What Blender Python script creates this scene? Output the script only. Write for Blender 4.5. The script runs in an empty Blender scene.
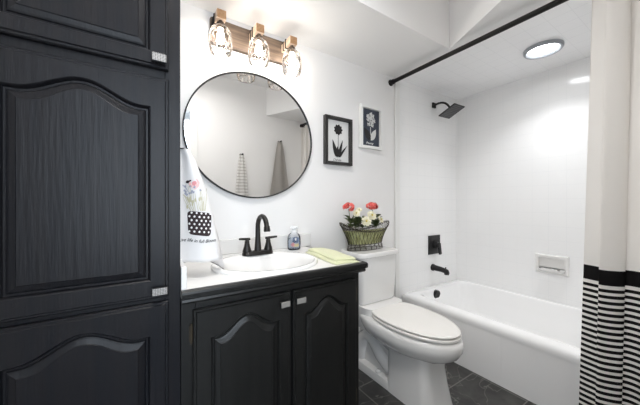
import bpy, bmesh, math, random
from mathutils import Vector, Matrix
random.seed(7)
PI = math.pi
C = bpy.context.scene.collection
SC = bpy.context.scene

# ------------------------------------------------------------------ camera, world, lights, exposure
cam_d = bpy.data.cameras.new('camera')
cam_d.sensor_width = 36.0
cam_d.lens = 272.0 / 640.0 * 36.0
cam_d.clip_start = 0.02
cam = bpy.data.objects.new('camera', cam_d)
C.objects.link(cam)
cam.location = (0.0, -1.57, 1.13)
cam.rotation_euler = (PI / 2, 0, -math.radians(33.0))
SC.camera = cam

w = bpy.data.worlds.new('world')
SC.world = w
w.use_nodes = True
w.node_tree.nodes['Background'].inputs[0].default_value = (0.78, 0.88, 1.0, 1)
w.node_tree.nodes['Background'].inputs[1].default_value = 1.2


def area_light(name, loc, rot, sx, sy, power, col):
    d = bpy.data.lights.new(name, 'AREA')
    d.shape = 'RECTANGLE'
    d.size = sx
    d.size_y = sy
    d.energy = power
    d.color = col
    o = bpy.data.objects.new(name, d)
    C.objects.link(o)
    o.location = loc
    o.rotation_euler = rot
    return o


# daylight fill through the hall windows behind the doorway
area_light('window_fill', (-1.65, -3.62, 1.5), (PI / 2, 0, 0), 1.9, 2.0, 82.0, (0.88, 0.94, 1.0))  # left window and its light are added to brighten toilet and tub
area_light('window_fill', (0.35, -3.62, 1.55), (PI / 2, 0, 0), 1.6, 2.1, 72.0, (0.88, 0.94, 1.0))
# added fill light under the raised ceiling, no fixture there
kl = area_light('ceiling_fill', (0.30, -0.85, 2.47), (0, 0, 0), 0.45, 0.45, 14.5, (1.0, 0.98, 0.96))
kl.data.spread = math.radians(165)
BULB = 84.0
DOME = 20.0
DOWN = 3.1

SC.view_settings.view_transform = 'Standard'
SC.view_settings.look = 'None'
SC.view_settings.gamma = 1.0
SC.view_settings.use_curve_mapping = False
SC.view_settings.exposure = 0.12
SC.cycles.max_bounces = 14
SC.cycles.diffuse_bounces = 8
SC.cycles.transparent_max_bounces = 16
SC.cycles.sample_clamp_indirect = 4.0

# ------------------------------------------------------------------ materials


def lin(v):
    v = v / 255.0
    return v / 12.92 if v <= 0.04045 else ((v + 0.055) / 1.055) ** 2.4


def rgb(r, g, b):
    return (lin(r), lin(g), lin(b), 1.0)


def mat(name, col, rough=0.5, metal=0.0, spec=0.5, coat=0.0, bump=None, vary=None, sheen=0.0):
    """bump = (scale xyz, strength, distance) noise bump; vary = (second colour, scale xyz)"""
    m = bpy.data.materials.new(name)
    m.use_nodes = True
    nt = m.node_tree
    b = nt.nodes['Principled BSDF']
    b.inputs['Base Color'].default_value = col
    b.inputs['Roughness'].default_value = rough
    b.inputs['Metallic'].default_value = metal
    b.inputs['Specular IOR Level'].default_value = spec
    b.inputs['Coat Weight'].default_value = coat
    b.inputs['Sheen Weight'].default_value = sheen
    if bump or vary:
        tc = nt.nodes.new('ShaderNodeTexCoord')
    if bump:
        mp = nt.nodes.new('ShaderNodeMapping')
        mp.inputs['Scale'].default_value = bump[0]
        nz = nt.nodes.new('ShaderNodeTexNoise')
        nz.inputs['Scale'].default_value = 1.0
        nz.inputs['Detail'].default_value = 4.0
        bp = nt.nodes.new('ShaderNodeBump')
        bp.inputs['Strength'].default_value = bump[1]
        bp.inputs['Distance'].default_value = bump[2]
        nt.links.new(tc.outputs['Object'], mp.inputs[0])
        nt.links.new(mp.outputs[0], nz.inputs['Vector'])
        nt.links.new(nz.outputs['Fac'], bp.inputs['Height'])
        nt.links.new(bp.outputs[0], b.inputs['Normal'])
    if vary:
        mp2 = nt.nodes.new('ShaderNodeMapping')
        mp2.inputs['Scale'].default_value = vary[1]
        n2 = nt.nodes.new('ShaderNodeTexNoise')
        n2.inputs['Scale'].default_value = 1.0
        n2.inputs['Detail'].default_value = 5.0
        cr = nt.nodes.new('ShaderNodeValToRGB')
        cr.color_ramp.elements[0].position = 0.35
        cr.color_ramp.elements[0].color = col
        cr.color_ramp.elements[1].position = 0.65
        cr.color_ramp.elements[1].color = vary[0]
        nt.links.new(tc.outputs['Object'], mp2.inputs[0])
        nt.links.new(mp2.outputs[0], n2.inputs['Vector'])
        nt.links.new(n2.outputs['Fac'], cr.inputs[0])
        nt.links.new(cr.outputs[0], b.inputs['Base Color'])
    return m


def emit_mat(name, col, strength):
    m = bpy.data.materials.new(name)
    m.use_nodes = True
    b = m.node_tree.nodes['Principled BSDF']
    b.inputs['Base Color'].default_value = (0.9, 0.9, 0.9, 1)
    b.inputs['Emission Color'].default_value = col
    b.inputs['Emission Strength'].default_value = strength
    return m


def clear_mat(name, tint, ior=1.45, gain=1.0):
    """thin clear glass: transparent through, fresnel gloss on top"""
    m = bpy.data.materials.new(name)
    m.use_nodes = True
    nt = m.node_tree
    nt.nodes.remove(nt.nodes['Principled BSDF'])
    out = nt.nodes['Material Output']
    tr = nt.nodes.new('ShaderNodeBsdfTransparent')
    tr.inputs[0].default_value = tint
    gl = nt.nodes.new('ShaderNodeBsdfGlossy')
    gl.inputs['Roughness'].default_value = 0.03
    fr = nt.nodes.new('ShaderNodeFresnel')
    fr.inputs[0].default_value = ior
    mx = nt.nodes.new('ShaderNodeMixShader')
    nt.links.new(fr.outputs[0], mx.inputs[0])
    nt.links.new(tr.outputs[0], mx.inputs[1])
    nt.links.new(gl.outputs[0], mx.inputs[2])
    nt.links.new(mx.outputs[0], out.inputs[0])
    return m


def tile_mat(name, axes, col, grout, size, rough, mortar=0.009, vein=None, offset=0.0, wide=1.0, shift=(0, 0)):
    m = bpy.data.materials.new(name)
    m.use_nodes = True
    nt = m.node_tree
    b = nt.nodes['Principled BSDF']
    b.inputs['Roughness'].default_value = rough
    tc = nt.nodes.new('ShaderNodeTexCoord')
    sp = nt.nodes.new('ShaderNodeSeparateXYZ')
    cb = nt.nodes.new('ShaderNodeCombineXYZ')
    nt.links.new(tc.outputs['Object'], sp.inputs[0])
    for k, a in enumerate(axes):
        ad = nt.nodes.new('ShaderNodeMath')
        ad.operation = 'ADD'
        ad.inputs[1].default_value = shift[k] + 5.0 * size * 10
        nt.links.new(sp.outputs[a], ad.inputs[0])
        nt.links.new(ad.outputs[0], cb.inputs[k])
    br = nt.nodes.new('ShaderNodeTexBrick')
    br.offset = offset
    br.squash = 1.0
    br.inputs['Scale'].default_value = 1.0 / size
    br.inputs['Brick Width'].default_value = wide
    br.inputs['Row Height'].default_value = 1.0
    br.inputs['Mortar Size'].default_value = mortar
    br.inputs['Mortar Smooth'].default_value = 0.3
    br.inputs['Color1'].default_value = col
    br.inputs['Color2'].default_value = col
    br.inputs['Mortar'].default_value = grout
    nt.links.new(cb.outputs[0], br.inputs['Vector'])
    bp = nt.nodes.new('ShaderNodeBump')
    bp.invert = True
    bp.inputs['Strength'].default_value = 0.25
    bp.inputs['Distance'].default_value = 0.002
    nt.links.new(br.outputs['Fac'], bp.inputs['Height'])
    nt.links.new(bp.outputs[0], b.inputs['Normal'])
    src = br.outputs['Color']
    if vein:
        nz = nt.nodes.new('ShaderNodeTexNoise')
        nz.inputs['Scale'].default_value = 7.0
        nz.inputs['Detail'].default_value = 6.0
        nz.inputs['Distortion'].default_value = 1.2
        nt.links.new(tc.outputs['Object'], nz.inputs['Vector'])
        cr = nt.nodes.new('ShaderNodeValToRGB')
        e = cr.color_ramp.elements
        e[0].position = 0.3
        e[0].color = col
        e[1].position = 0.7
        e[1].color = vein[0]
        nt.links.new(nz.outputs['Fac'], cr.inputs[0])
        n3 = nt.nodes.new('ShaderNodeTexNoise')
        n3.inputs['Scale'].default_value = 3.0
        n3.inputs['Detail'].default_value = 3.0
        n3.inputs['Distortion'].default_value = 2.0
        nt.links.new(tc.outputs['Object'], n3.inputs['Vector'])
        c3 = nt.nodes.new('ShaderNodeValToRGB')
        e = c3.color_ramp.elements
        e[0].position = 0.485
        e[0].color = (0, 0, 0, 1)
        e[1].position = 0.5
        e[1].color = (1, 1, 1, 1)
        k = e.new(0.515)
        k.color = (0, 0, 0, 1)
        nt.links.new(n3.outputs['Fac'], c3.inputs[0])
        mv = nt.nodes.new('ShaderNodeMixRGB')
        mv.inputs[2].default_value = vein[1]
        ml = nt.nodes.new('ShaderNodeMath')
        ml.operation = 'MULTIPLY'
        ml.inputs[1].default_value = 0.55
        nt.links.new(c3.outputs[0], ml.inputs[0])
        nt.links.new(ml.outputs[0], mv.inputs[0])
        nt.links.new(cr.outputs[0], mv.inputs[1])
        nt.links.new(mv.outputs[0], br.inputs['Color1'])
        nt.links.new(mv.outputs[0], br.inputs['Color2'])
    nt.links.new(src, b.inputs['Base Color'])
    return m


M_wall = mat('warm_white_wall_paint', rgb(237, 236, 235), 0.55, bump=((60, 60, 60), 0.06, 0.002))
M_ceil = mat('ceiling_paint', rgb(243, 242, 241), 0.6, bump=((60, 60, 60), 0.06, 0.002))
M_trim = mat('white_trim_paint', rgb(236, 236, 234), 0.3)
M_hall = mat('hall_paint', rgb(238, 239, 240), 0.6)
TCOL = rgb(247, 247, 247)
TGR = rgb(238, 239, 240)
M_tile_head = tile_mat('glossy_white_tile_head', (0, 2), TCOL, TGR, 0.108, 0.12, shift=(0.0, 0.03))
M_tile_long = tile_mat('glossy_white_tile_long', (1, 2), TCOL, TGR, 0.108, 0.12, shift=(0.0, 0.03))
M_tile_ceil = tile_mat('glossy_white_tile_ceiling', (0, 1), rgb(251, 251, 252), rgb(238, 239, 240), 0.108, 0.15)
M_floor = tile_mat('dark_marble_floor_tile', (0, 1), rgb(40, 40, 40), rgb(128, 126, 122), 0.305, 0.3, mortar=0.012,
                   vein=(rgb(76, 75, 73), rgb(150, 147, 142)), offset=0.5, wide=1.6)
M_black = mat('black_painted_wood', rgb(20, 21, 25), 0.36, spec=0.2, bump=((90, 90, 6), 0.6, 0.002),
              vary=(rgb(26, 25, 27), (40, 40, 2)))
M_van = mat('charcoal_painted_wood', rgb(21, 21, 20), 0.36, spec=0.32, bump=((70, 70, 5), 0.18, 0.002),
            vary=(rgb(26, 26, 25), (40, 40, 2)))
M_gap = mat('dark_cabinet_inside', rgb(14, 14, 15), 0.8)
M_counter = mat('white_laminate', rgb(222, 221, 219), 0.25)
M_porc = mat('white_porcelain', rgb(234, 233, 231), 0.12, coat=0.4)
M_seat = mat('white_seat_plastic', rgb(236, 234, 230), 0.25)
M_tub = mat('white_tub_enamel', rgb(247, 247, 247), 0.13, coat=0.3)
M_bronze = mat('dark_bronze', rgb(42, 40, 38), 0.38, metal=0.55)
M_iron = mat('matt_black_metal', rgb(30, 30, 31), 0.42, metal=0.3)
M_rodm = mat('black_rod_metal', rgb(32, 30, 29), 0.3, metal=0.5)
M_gunm = mat('gunmetal_nozzle_face', rgb(92, 92, 95), 0.45, metal=0.3)
M_silver = mat('brushed_silver', rgb(150, 147, 142), 0.35, metal=0.35, bump=((900, 900, 900), 0.5, 0.001))
M_chrome = mat('chrome', rgb(210, 210, 210), 0.1, metal=1.0)
M_brass = mat('aged_brass', rgb(58, 50, 38), 0.5, metal=0.3)
M_wood_lt = mat('light_wood_block', rgb(238, 212, 190), 0.55, vary=(rgb(222, 190, 162), (30, 8, 120)))
M_wood_end = mat('end_grain_wood', rgb(186, 144, 104), 0.6, vary=(rgb(166, 126, 88), (90, 90, 90)))
M_wood_gy = mat('weathered_wood_plate', rgb(76, 62, 52), 0.6, vary=(rgb(112, 95, 80), (5, 30, 60)))
M_glass = clear_mat('clear_shade_glass', (0.90, 0.90, 0.90, 1), 1.28)
M_pane = clear_mat('window_glass', (0.96, 0.98, 1, 1))
M_bottle = clear_mat('clear_bottle_plastic', (0.93, 0.95, 0.98, 1), 1.35)
M_liq = clear_mat('pale_soap', (0.90, 0.93, 0.97, 1), 1.2)
M_bulb = emit_mat('lit_bulb', (1.0, 0.93, 0.84, 1), BULB)
M_dome = emit_mat('lit_shower_lens', (0.97, 0.985, 1.0, 1), DOME)
M_mirror = mat('mirror_silver', (0.80, 0.80, 0.795, 1), 0.005, metal=1.0)
M_linen = mat('off_white_cotton', rgb(222, 220, 219), 0.9, bump=((500, 500, 500), 0.3, 0.001))
M_green = mat('pale_green_cotton', rgb(208, 210, 172), 0.95, bump=((400, 400, 400), 0.5, 0.002), sheen=0.3)
M_grayt = mat('grey_terry', rgb(204, 200, 195), 0.95, bump=((300, 300, 300), 0.6, 0.003))
M_frame_b = mat('black_frame_wood', rgb(40, 38, 37), 0.45)
M_frame_w = mat('white_frame_wood', rgb(236, 236, 234), 0.4)
M_paper = mat('white_print_paper', rgb(222, 222, 220), 0.7)
M_slate = mat('slate_blue_board', rgb(56, 62, 75), 0.7)
M_ink = mat('black_cutout', rgb(22, 22, 22), 0.6)
M_ink2 = mat('grey_cutout', rgb(110, 110, 110), 0.6)
M_pale = mat('pale_cutout', rgb(216, 216, 214), 0.6)
M_wire = mat('dark_wire', rgb(62, 54, 44), 0.5, metal=0.3)
M_moss = mat('olive_liner', rgb(190, 192, 142), 0.85, bump=((60, 60, 160), 0.5, 0.004), vary=(rgb(148, 150, 96), (40, 40, 30)))
M_leaf = mat('dark_green_leaf', rgb(70, 84, 48), 0.6, vary=(rgb(132, 144, 96), (60, 60, 60)))
M_stem = mat('green_stem', rgb(92, 108, 62), 0.6)
M_red = mat('coral_red_petal', rgb(206, 52, 54), 0.6, vary=(rgb(246, 136, 124), (70, 70, 70)))
M_cream = mat('cream_petal', rgb(240, 236, 216), 0.6, vary=(rgb(228, 224, 192), (70, 70, 70)))
M_yel = mat('yellow_green_centre', rgb(190, 176, 84), 0.7)
M_pot = mat('dark_maroon_print', rgb(48, 36, 38), 0.9)
M_dot = mat('white_dot_print', rgb(232, 230, 228), 0.9)
M_pink = mat('pink_print', rgb(232, 184, 182), 0.9)
M_pink2 = mat('rose_print', rgb(216, 146, 150), 0.9)
M_blue = mat('grey_blue_print', rgb(158, 162, 178), 0.9)
M_sage = mat('sage_print', rgb(190, 184, 156), 0.9)
M_hem = mat('dark_hem', rgb(96, 94, 94), 0.9)
M_lblue = mat('blue_label', rgb(112, 128, 156), 0.5, vary=(rgb(58, 68, 96), (160, 160, 160)))
M_lpink = mat('pink_label', rgb(208, 150, 150), 0.5)
M_lsand = mat('sand_label', rgb(190, 176, 140), 0.5)
M_cap = mat('white_plastic', rgb(228, 230, 232), 0.35)
M_shade_wire = mat('grey_brown_wire', rgb(112, 104, 98), 0.35, metal=0.4)
M_sock = mat('bronze_socket', rgb(84, 72, 62), 0.4, metal=0.5)


def striped_curtain():
    m = bpy.data.materials.new('striped_curtain_cloth')
    m.use_nodes = True
    nt = m.node_tree
    b = nt.nodes['Principled BSDF']
    b.inputs['Roughness'].default_value = 0.9
    b.inputs['Specular IOR Level'].default_value = 0.1
    tc = nt.nodes.new('ShaderNodeTexCoord')
    sp = nt.nodes.new('ShaderNodeSeparateXYZ')
    nt.links.new(tc.outputs['UV'], sp.inputs[0])
    z0_ = sp.outputs[1]          # v coordinate of the cloth = height in metres

    def mth(op, a, bb):
        n = nt.nodes.new('ShaderNodeMath')
        n.operation = op
        for i, q in enumerate((a, bb)):
            if isinstance(q, float):
                n.inputs[i].default_value = q
            else:
                nt.links.new(q, n.inputs[i])
        return n.outputs[0]
    z = mth('ADD', z0_, -0.008)
    per = 0.0262
    fr = mth('MODULO', mth('SUBTRACT', z, 0.748 - per * 60), per)
    stripe = mth('MULTIPLY', mth('GREATER_THAN', fr, per * 0.47), mth('LESS_THAN', z, 0.748))
    band = mth('MULTIPLY', mth('GREATER_THAN', z, 0.764), mth('LESS_THAN', z, 0.830))
    dark = mth('MAXIMUM', stripe, band)
    mx = nt.nodes.new('ShaderNodeMixRGB')
    mx.inputs[1].default_value = rgb(240, 237, 233)
    mx.inputs[2].default_value = rgb(28, 27, 28)
    nt.links.new(dark, mx.inputs[0])
    nt.links.new(mx.outputs[0], b.inputs['Base Color'])
    tl = nt.nodes.new('ShaderNodeBsdfTranslucent')
    nt.links.new(mx.outputs[0], tl.inputs[0])
    ms = nt.nodes.new('ShaderNodeMixShader')
    ms.inputs[0].default_value = 0.18
    nt.links.new(b.outputs[0], ms.inputs[1])
    nt.links.new(tl.outputs[0], ms.inputs[2])
    nt.links.new(ms.outputs[0], nt.nodes['Material Output'].inputs[0])
    return m


M_curtain = striped_curtain()


def ribbed_towel():
    m = mat('white_ribbed_terry', rgb(222, 220, 217), 0.95)
    nt = m.node_tree
    b = nt.nodes['Principled BSDF']
    tc = nt.nodes.new('ShaderNodeTexCoord')
    wv = nt.nodes.new('ShaderNodeTexWave')
    wv.bands_direction = 'Z'
    wv.inputs['Scale'].default_value = 9.0
    wv.inputs['Distortion'].default_value = 0.6
    nt.links.new(tc.outputs['Object'], wv.inputs['Vector'])
    cr = nt.nodes.new('ShaderNodeValToRGB')
    cr.color_ramp.elements[0].position = 0.1
    cr.color_ramp.elements[0].color = rgb(212, 209, 206)
    cr.color_ramp.elements[1].position = 0.5
    cr.color_ramp.elements[1].color = rgb(251, 250, 248)
    nt.links.new(wv.outputs[1], cr.inputs[0])
    nt.links.new(cr.outputs[0], b.inputs['Base Color'])
    return m


M_rib = ribbed_towel()


def woven_silver():
    m = mat('woven_silver', rgb(200, 195, 190), 0.5, metal=0.3)
    nt = m.node_tree
    b = nt.nodes['Principled BSDF']
    tc = nt.nodes.new('ShaderNodeTexCoord')
    mp = nt.nodes.new('ShaderNodeMapping')
    mp.inputs['Rotation'].default_value = (0, PI / 4, 0)
    ck = nt.nodes.new('ShaderNodeTexChecker')
    ck.inputs['Scale'].default_value = 330.0
    ck.inputs[1].default_value = rgb(172, 168, 164)
    ck.inputs[2].default_value = rgb(70, 68, 66)
    nt.links.new(tc.outputs['Object'], mp.inputs[0])
    nt.links.new(mp.outputs[0], ck.inputs['Vector'])
    nt.links.new(ck.outputs[0], b.inputs['Base Color'])
    return m


M_woven = woven_silver()

# ------------------------------------------------------------------ mesh helpers
WL = {}


def thing(name, label, cat, loc=(0, 0, 0), group=None):
    o = bpy.data.objects.new(name, None)
    o.empty_display_size = 0.05
    C.objects.link(o)
    o.location = loc
    o['label'] = label
    o['category'] = cat
    if group:
        o['group'] = group
    WL[o.name] = Vector(loc)
    return o


def tag(o, label, cat, group=None):
    o['label'] = label
    o['category'] = cat
    if group:
        o['group'] = group
    return o


def obj(name, bm, mats, parent=None, smooth=False, loc=None, angle=None, normals=True):
    """bm in world coordinates -> one mesh object; shifted to its thing's base"""
    if normals:
        bmesh.ops.recalc_face_normals(bm, faces=bm.faces[:])
    base = WL[parent.name] if parent is not None else Vector(loc or (0, 0, 0))
    if base.length > 0:
        bmesh.ops.translate(bm, verts=bm.verts[:], vec=-base)
    me = bpy.data.meshes.new(name)
    bm.to_mesh(me)
    bm.free()
    if not isinstance(mats, (list, tuple)):
        mats = [mats]
    for m in mats:
        me.materials.append(m)
    if smooth:
        for p in me.polygons:
            p.use_smooth = True
        if angle:
            me.set_sharp_from_angle(angle=math.radians(angle))
    o = bpy.data.objects.new(name, me)
    C.objects.link(o)
    if parent is not None:
        o.parent = parent
        WL[o.name] = base
    else:
        o.location = base
        WL[o.name] = base
    return o


def struct(name, bm, m, smooth=False):
    o = obj(name, bm, m, None, smooth)
    o['kind'] = 'structure'
    return o


def NB():
    return bmesh.new()


def box(bm, x0, x1, y0, y1, z0, z1, bev=0.0, seg=2, mi=0):
    vs = [bm.verts.new(p) for p in ((x0, y0, z0), (x1, y0, z0), (x1, y1, z0), (x0, y1, z0),
                                    (x0, y0, z1), (x1, y0, z1), (x1, y1, z1), (x0, y1, z1))]
    fs = [bm.faces.new([vs[i] for i in q]) for q in ((0, 3, 2, 1), (4, 5, 6, 7), (0, 1, 5, 4), (1, 2, 6, 5), (2, 3, 7, 6), (3, 0, 4, 7))]
    for f in fs:
        f.material_index = mi
    if bev > 0:
        es = list({e for f in fs for e in f.edges})
        r = bmesh.ops.bevel(bm, geom=es, offset=bev, segments=seg, profile=0.5, affect='EDGES')
        for f in r['faces']:
            f.material_index = mi
    return vs


def loft(bm, loops, cap0=True, cap1=True, closed=True, mi=0):
    rows = [[bm.verts.new(p) for p in L] for L in loops]
    n = len(rows[0])
    for a, b in zip(rows, rows[1:]):
        for i in range(n if closed else n - 1):
            j = (i + 1) % n
            try:
                f = bm.faces.new((a[i], a[j], b[j], b[i]))
                f.material_index = mi
            except ValueError:
                pass
    if cap0:
        bm.faces.new(rows[0][::-1]).material_index = mi
    if cap1:
        bm.faces.new(rows[-1]).material_index = mi
    return rows


def tube(bm, pts, r, n=8, cap=True, closed=False, mi=0):
    pts = [Vector(p) for p in pts]
    rs = r if isinstance(r, (list, tuple)) else [r] * len(pts)
    loops = []
    up = None
    m = len(pts)
    for i, p in enumerate(pts):
        if closed:
            t = (pts[(i + 1) % m] - pts[i - 1]).normalized()
        else:
            t = (pts[min(i + 1, m - 1)] - pts[max(i - 1, 0)]).normalized()
        if up is None:
            up = Vector((0, 0, 1)) if abs(t.z) < 0.9 else Vector((1, 0, 0))
        u = (up - t * up.dot(t))
        if u.length < 1e-5:
            u = t.orthogonal()
        u.normalize()
        up = u
        v = t.cross(u)
        loops.append([p + (u * math.cos(2 * PI * k / n) + v * math.sin(2 * PI * k / n)) * rs[i] for k in range(n)])
    if closed:
        loops.append(loops[0])
        rows = [[bm.verts.new(q) for q in L] for L in loops[:-1]]
        for i in range(m):
            a, b = rows[i], rows[(i + 1) % m]
            for k in range(n):
                j = (k + 1) % n
                bm.faces.new((a[k], a[j], b[j], b[k])).material_index = mi
    else:
        loft(bm, loops, cap, cap, mi=mi)


def lathe(bm, prof, cx, cy, n=32, sx=1.0, sy=1.0, cap0=True, cap1=True, mi=0):
    """prof: list of (r, z) about a vertical axis"""
    loft(bm, [[(cx + r * sx * math.cos(2 * PI * k / n), cy + r * sy * math.sin(2 * PI * k / n), z) for k in range(n)] for r, z in prof], cap0, cap1, mi=mi)


def disc_y(bm, cx, cz, prof, n=32, sx=1.0, sz=1.0, cap0=True, cap1=True, mi=0):
    """prof: list of (r, y) about an axis along y"""
    loft(bm, [[(cx + r * sx * math.cos(2 * PI * k / n), y, cz + r * sz * math.sin(2 * PI * k / n)) for k in range(n)] for r, y in prof], cap0, cap1, mi=mi)


def rrect(cx, cy, hx, hy, r, n=6):
    pts = []
    for qx, qy, a0 in ((1, 1, 0), (-1, 1, 90), (-1, -1, 180), (1, -1, 270)):
        for k in range(n + 1):
            a = math.radians(a0 + 90.0 * k / n)
            pts.append((cx + qx * (hx - r) + r * math.cos(a), cy + qy * (hy - r) + r * math.sin(a)))
    return pts


def copy_tree(o, parent=None, dx=(0, 0, 0)):
    c = o.copy()
    C.objects.link(c)
    if parent is None:
        c.location = Vector(o.location) + Vector(dx)
    else:
        c.parent = parent
    for ch in list(o.children):
        copy_tree(ch, c)
    return c


def text_mesh(txt, size, mat_, extrude=0.0005, shear=0.25):
    cu = bpy.data.curves.new('txt', 'FONT')
    cu.body = txt
    cu.size = size
    cu.shear = shear
    cu.extrude = extrude
    cu.offset = size * 0.012
    cu.resolution_u = 3
    o = bpy.data.objects.new('txt', cu)
    C.objects.link(o)
    bpy.context.view_layer.update()
    dg = bpy.context.evaluated_depsgraph_get()
    me = bpy.data.meshes.new_from_object(o.evaluated_get(dg))
    bpy.data.objects.remove(o)
    bpy.data.curves.remove(cu)
    bm = NB()
    bm.from_mesh(me)
    bpy.data.meshes.remove(me)
    return bm


# ------------------------------------------------------------------ setting
XL, XT, XR = -0.375, 1.812, 2.67        # left wall, start of the tub alcove, long tiled wall
YF = -1.54                              # front wall with the doorway
ZC, ZH = 2.17, 2.50                     # low ceiling, high ceiling

bm = NB()
box(bm, XL - 2.7, XR + 0.1, YF - 2.2, 0.1, -0.1, 0.0)
struct('floor', bm, M_floor)

bm = NB()
box(bm, XL - 0.1, XT, 0.0, 0.1, 0, ZH)
struct('wall_back', bm, M_wall)
bm = NB()
box(bm, XT, XR + 0.1, -0.006, 0.1, 0, ZC)
struct('wall_shower', bm, M_tile_head)
bm = NB()
box(bm, XR, XR + 0.1, YF - 0.1, -0.006, 0, ZC)
struct('wall_right', bm, M_tile_long)
bm = NB()
box(bm, XL - 0.1, XL, YF, 0.0, 0, ZH)
struct('wall_left', bm, M_wall)
# front wall with the doorway the photograph is taken from
DX0, DX1, DZ = XL, 0.415, 2.085
bm = NB()
box(bm, DX1, XR, YF - 0.12, YF, 0, ZH)
box(bm, DX0 - 0.1, DX1, YF - 0.12, YF, DZ, ZH)
struct('wall_front', bm, M_wall)
bm = NB()
box(bm, DX1 - 0.012, DX1 + 0.060, YF, YF + 0.014, 0, DZ + 0.06, 0.003)
box(bm, DX0, DX1 - 0.012, YF, YF + 0.014, DZ - 0.012, DZ + 0.06, 0.003)
struct('trim_1', bm, M_trim)
# bullnose tile strip where the tub alcove begins
bm = NB()
box(bm, 1.760, XT + 0.004, -0.014, 0.0, 0.02, ZC, 0.006, 3)
struct('trim_2', bm, M_trim)

# ceilings: low over vanity and toilet, raised over the room, tiled over the tub
bm = NB()


def prism(bm, pts, z0, z1):
    loft(bm, [[(x, y, z0) for x, y in pts], [(x, y, z1) for x, y in pts]])


prism(bm, [(XL, -0.50), (1.742, -0.50), (XT, -0.50), (XT, 0.0), (XL, 0.0)], ZC, ZH)
prism(bm, [(1.742, -0.50), (1.235, YF), (XT, YF), (XT, -0.50)], ZC, ZH)
struct('ceiling_low', bm, M_ceil)
bm = NB()
box(bm, XT, XR + 0.1, YF - 0.1, 0.1, ZC, ZH)
struct('ceiling_shower', bm, M_tile_ceil)
bm = NB()
box(bm, XL - 0.1, XT, YF - 0.12, 0.1, ZH, ZH + 0.1)
struct('ceiling', bm, M_ceil)
bm = NB()
box(bm, 0.905, 1.760, -0.014, 0.0, 0, 0.09, 0.004)
struct('baseboard_back', bm, M_trim)

# hall behind the doorway with its window, plus a left one added for light
HY = -3.5
HX0, HX1, HZ = -2.9, 1.7, 2.72
bm = NB()
box(bm, HX0 - 0.1, HX0, HY, YF - 0.12, 0, HZ)
struct('wall_hall_left', bm, M_hall)
bm = NB()
box(bm, HX1, HX1 + 0.1, HY, YF - 0.12, 0, HZ)
struct('wall_hall_right', bm, M_hall)
bm = NB()
box(bm, HX0 - 0.1, XL - 0.1, YF - 0.12, YF - 0.02, 0, HZ)
box(bm, XL - 0.1, HX1, YF - 0.12, YF - 0.02, ZH + 0.1, HZ)
struct('wall_hall_near', bm, M_hall)
WZ0, WZ1 = 0.45, 2.58
WINS = ((-2.55, -0.65), (-0.42, 1.12))  # the first opening is an added light source, the second the hall's own
bm = NB()
for q0, q1 in ((HX0 - 0.1, WINS[0][0]), (WINS[0][1], WINS[1][0]), (WINS[1][1], HX1 + 0.1)):
    box(bm, q0, q1, HY - 0.1, HY, 0, HZ)
for q0, q1 in WINS:
    box(bm, q0, q1, HY - 0.1, HY, 0, WZ0)
    box(bm, q0, q1, HY - 0.1, HY, WZ1, HZ)
struct('wall_hall_far', bm, M_hall)
bm = NB()
box(bm, HX0 - 0.1, HX1 + 0.1, HY - 0.1, YF - 0.12, HZ, HZ + 0.1)
struct('ceiling_hall', bm, M_ceil)
for n_, (WX0, WX1) in enumerate(WINS):
    bm = NB()
    for a in ((WX0, WX0 + 0.05, WZ0, WZ1), (WX1 - 0.05, WX1, WZ0, WZ1), (WX0 + 0.05, WX1 - 0.05, WZ0, WZ0 + 0.05), (WX0 + 0.05, WX1 - 0.05, WZ1 - 0.05, WZ1)):
        box(bm, a[0], a[1], HY - 0.09, HY - 0.03, a[2], a[3])
    win = struct('window_%d' % (n_ + 1), bm, M_trim)
    bm = NB()
    box(bm, WX0 + 0.04, WX1 - 0.04, HY - 0.065, HY - 0.06, WZ0 + 0.04, WZ1 - 0.04)
    obj('window_pane', bm, M_pane, win)


# ------------------------------------------------------------------ raised-panel doors
def arch_loop(x0, x1, z0, zs, rise, e, y, nb=14, ns=10, nt=40):
    """outline of the panel inset by e: bottom left -> right -> up -> arch -> down"""
    xc, hw = (x0 + x1) / 2, (x1 - x0) / 2
    pts = []
    for k in range(nb):
        pts.append((x0 + e + (x1 - x0 - 2 * e) * k / nb, y, z0 + e))
    for k in range(ns):
        pts.append((x1 - e, y, z0 + e + (zs - z0 - 2 * e) * k / ns))
    for k in range(nt):
        t = 1 - 2.0 * k / nt
        a = min(abs(t) / 0.86, 1.0)
        zt = zs + rise * 0.5 * (1 + math.cos(PI * a))
        pts.append((xc + t * (hw - e), y, zt - e))
    for k in range(ns):
        pts.append((x0 + e, y, zs - e - (zs - z0 - 2 * e) * k / ns))
    return pts


def rect_loop(x0, x1, z0, z1, e, y, nb=14, ns=10, nt=40):
    pts = []
    for k in range(nb):
        pts.append((x0 + e + (x1 - x0 - 2 * e) * k / nb, y, z0 + e))
    for k in range(ns):
        pts.append((x1 - e, y, z0 + e + (z1 - z0 - 2 * e) * k / ns))
    for k in range(nt):
        pts.append((x1 - e - (x1 - x0 - 2 * e) * k / nt, y, z1 - e))
    for k in range(ns):
        pts.append((x0 + e, y, z1 - e - (z1 - z0 - 2 * e) * k / ns))
    return pts


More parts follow.
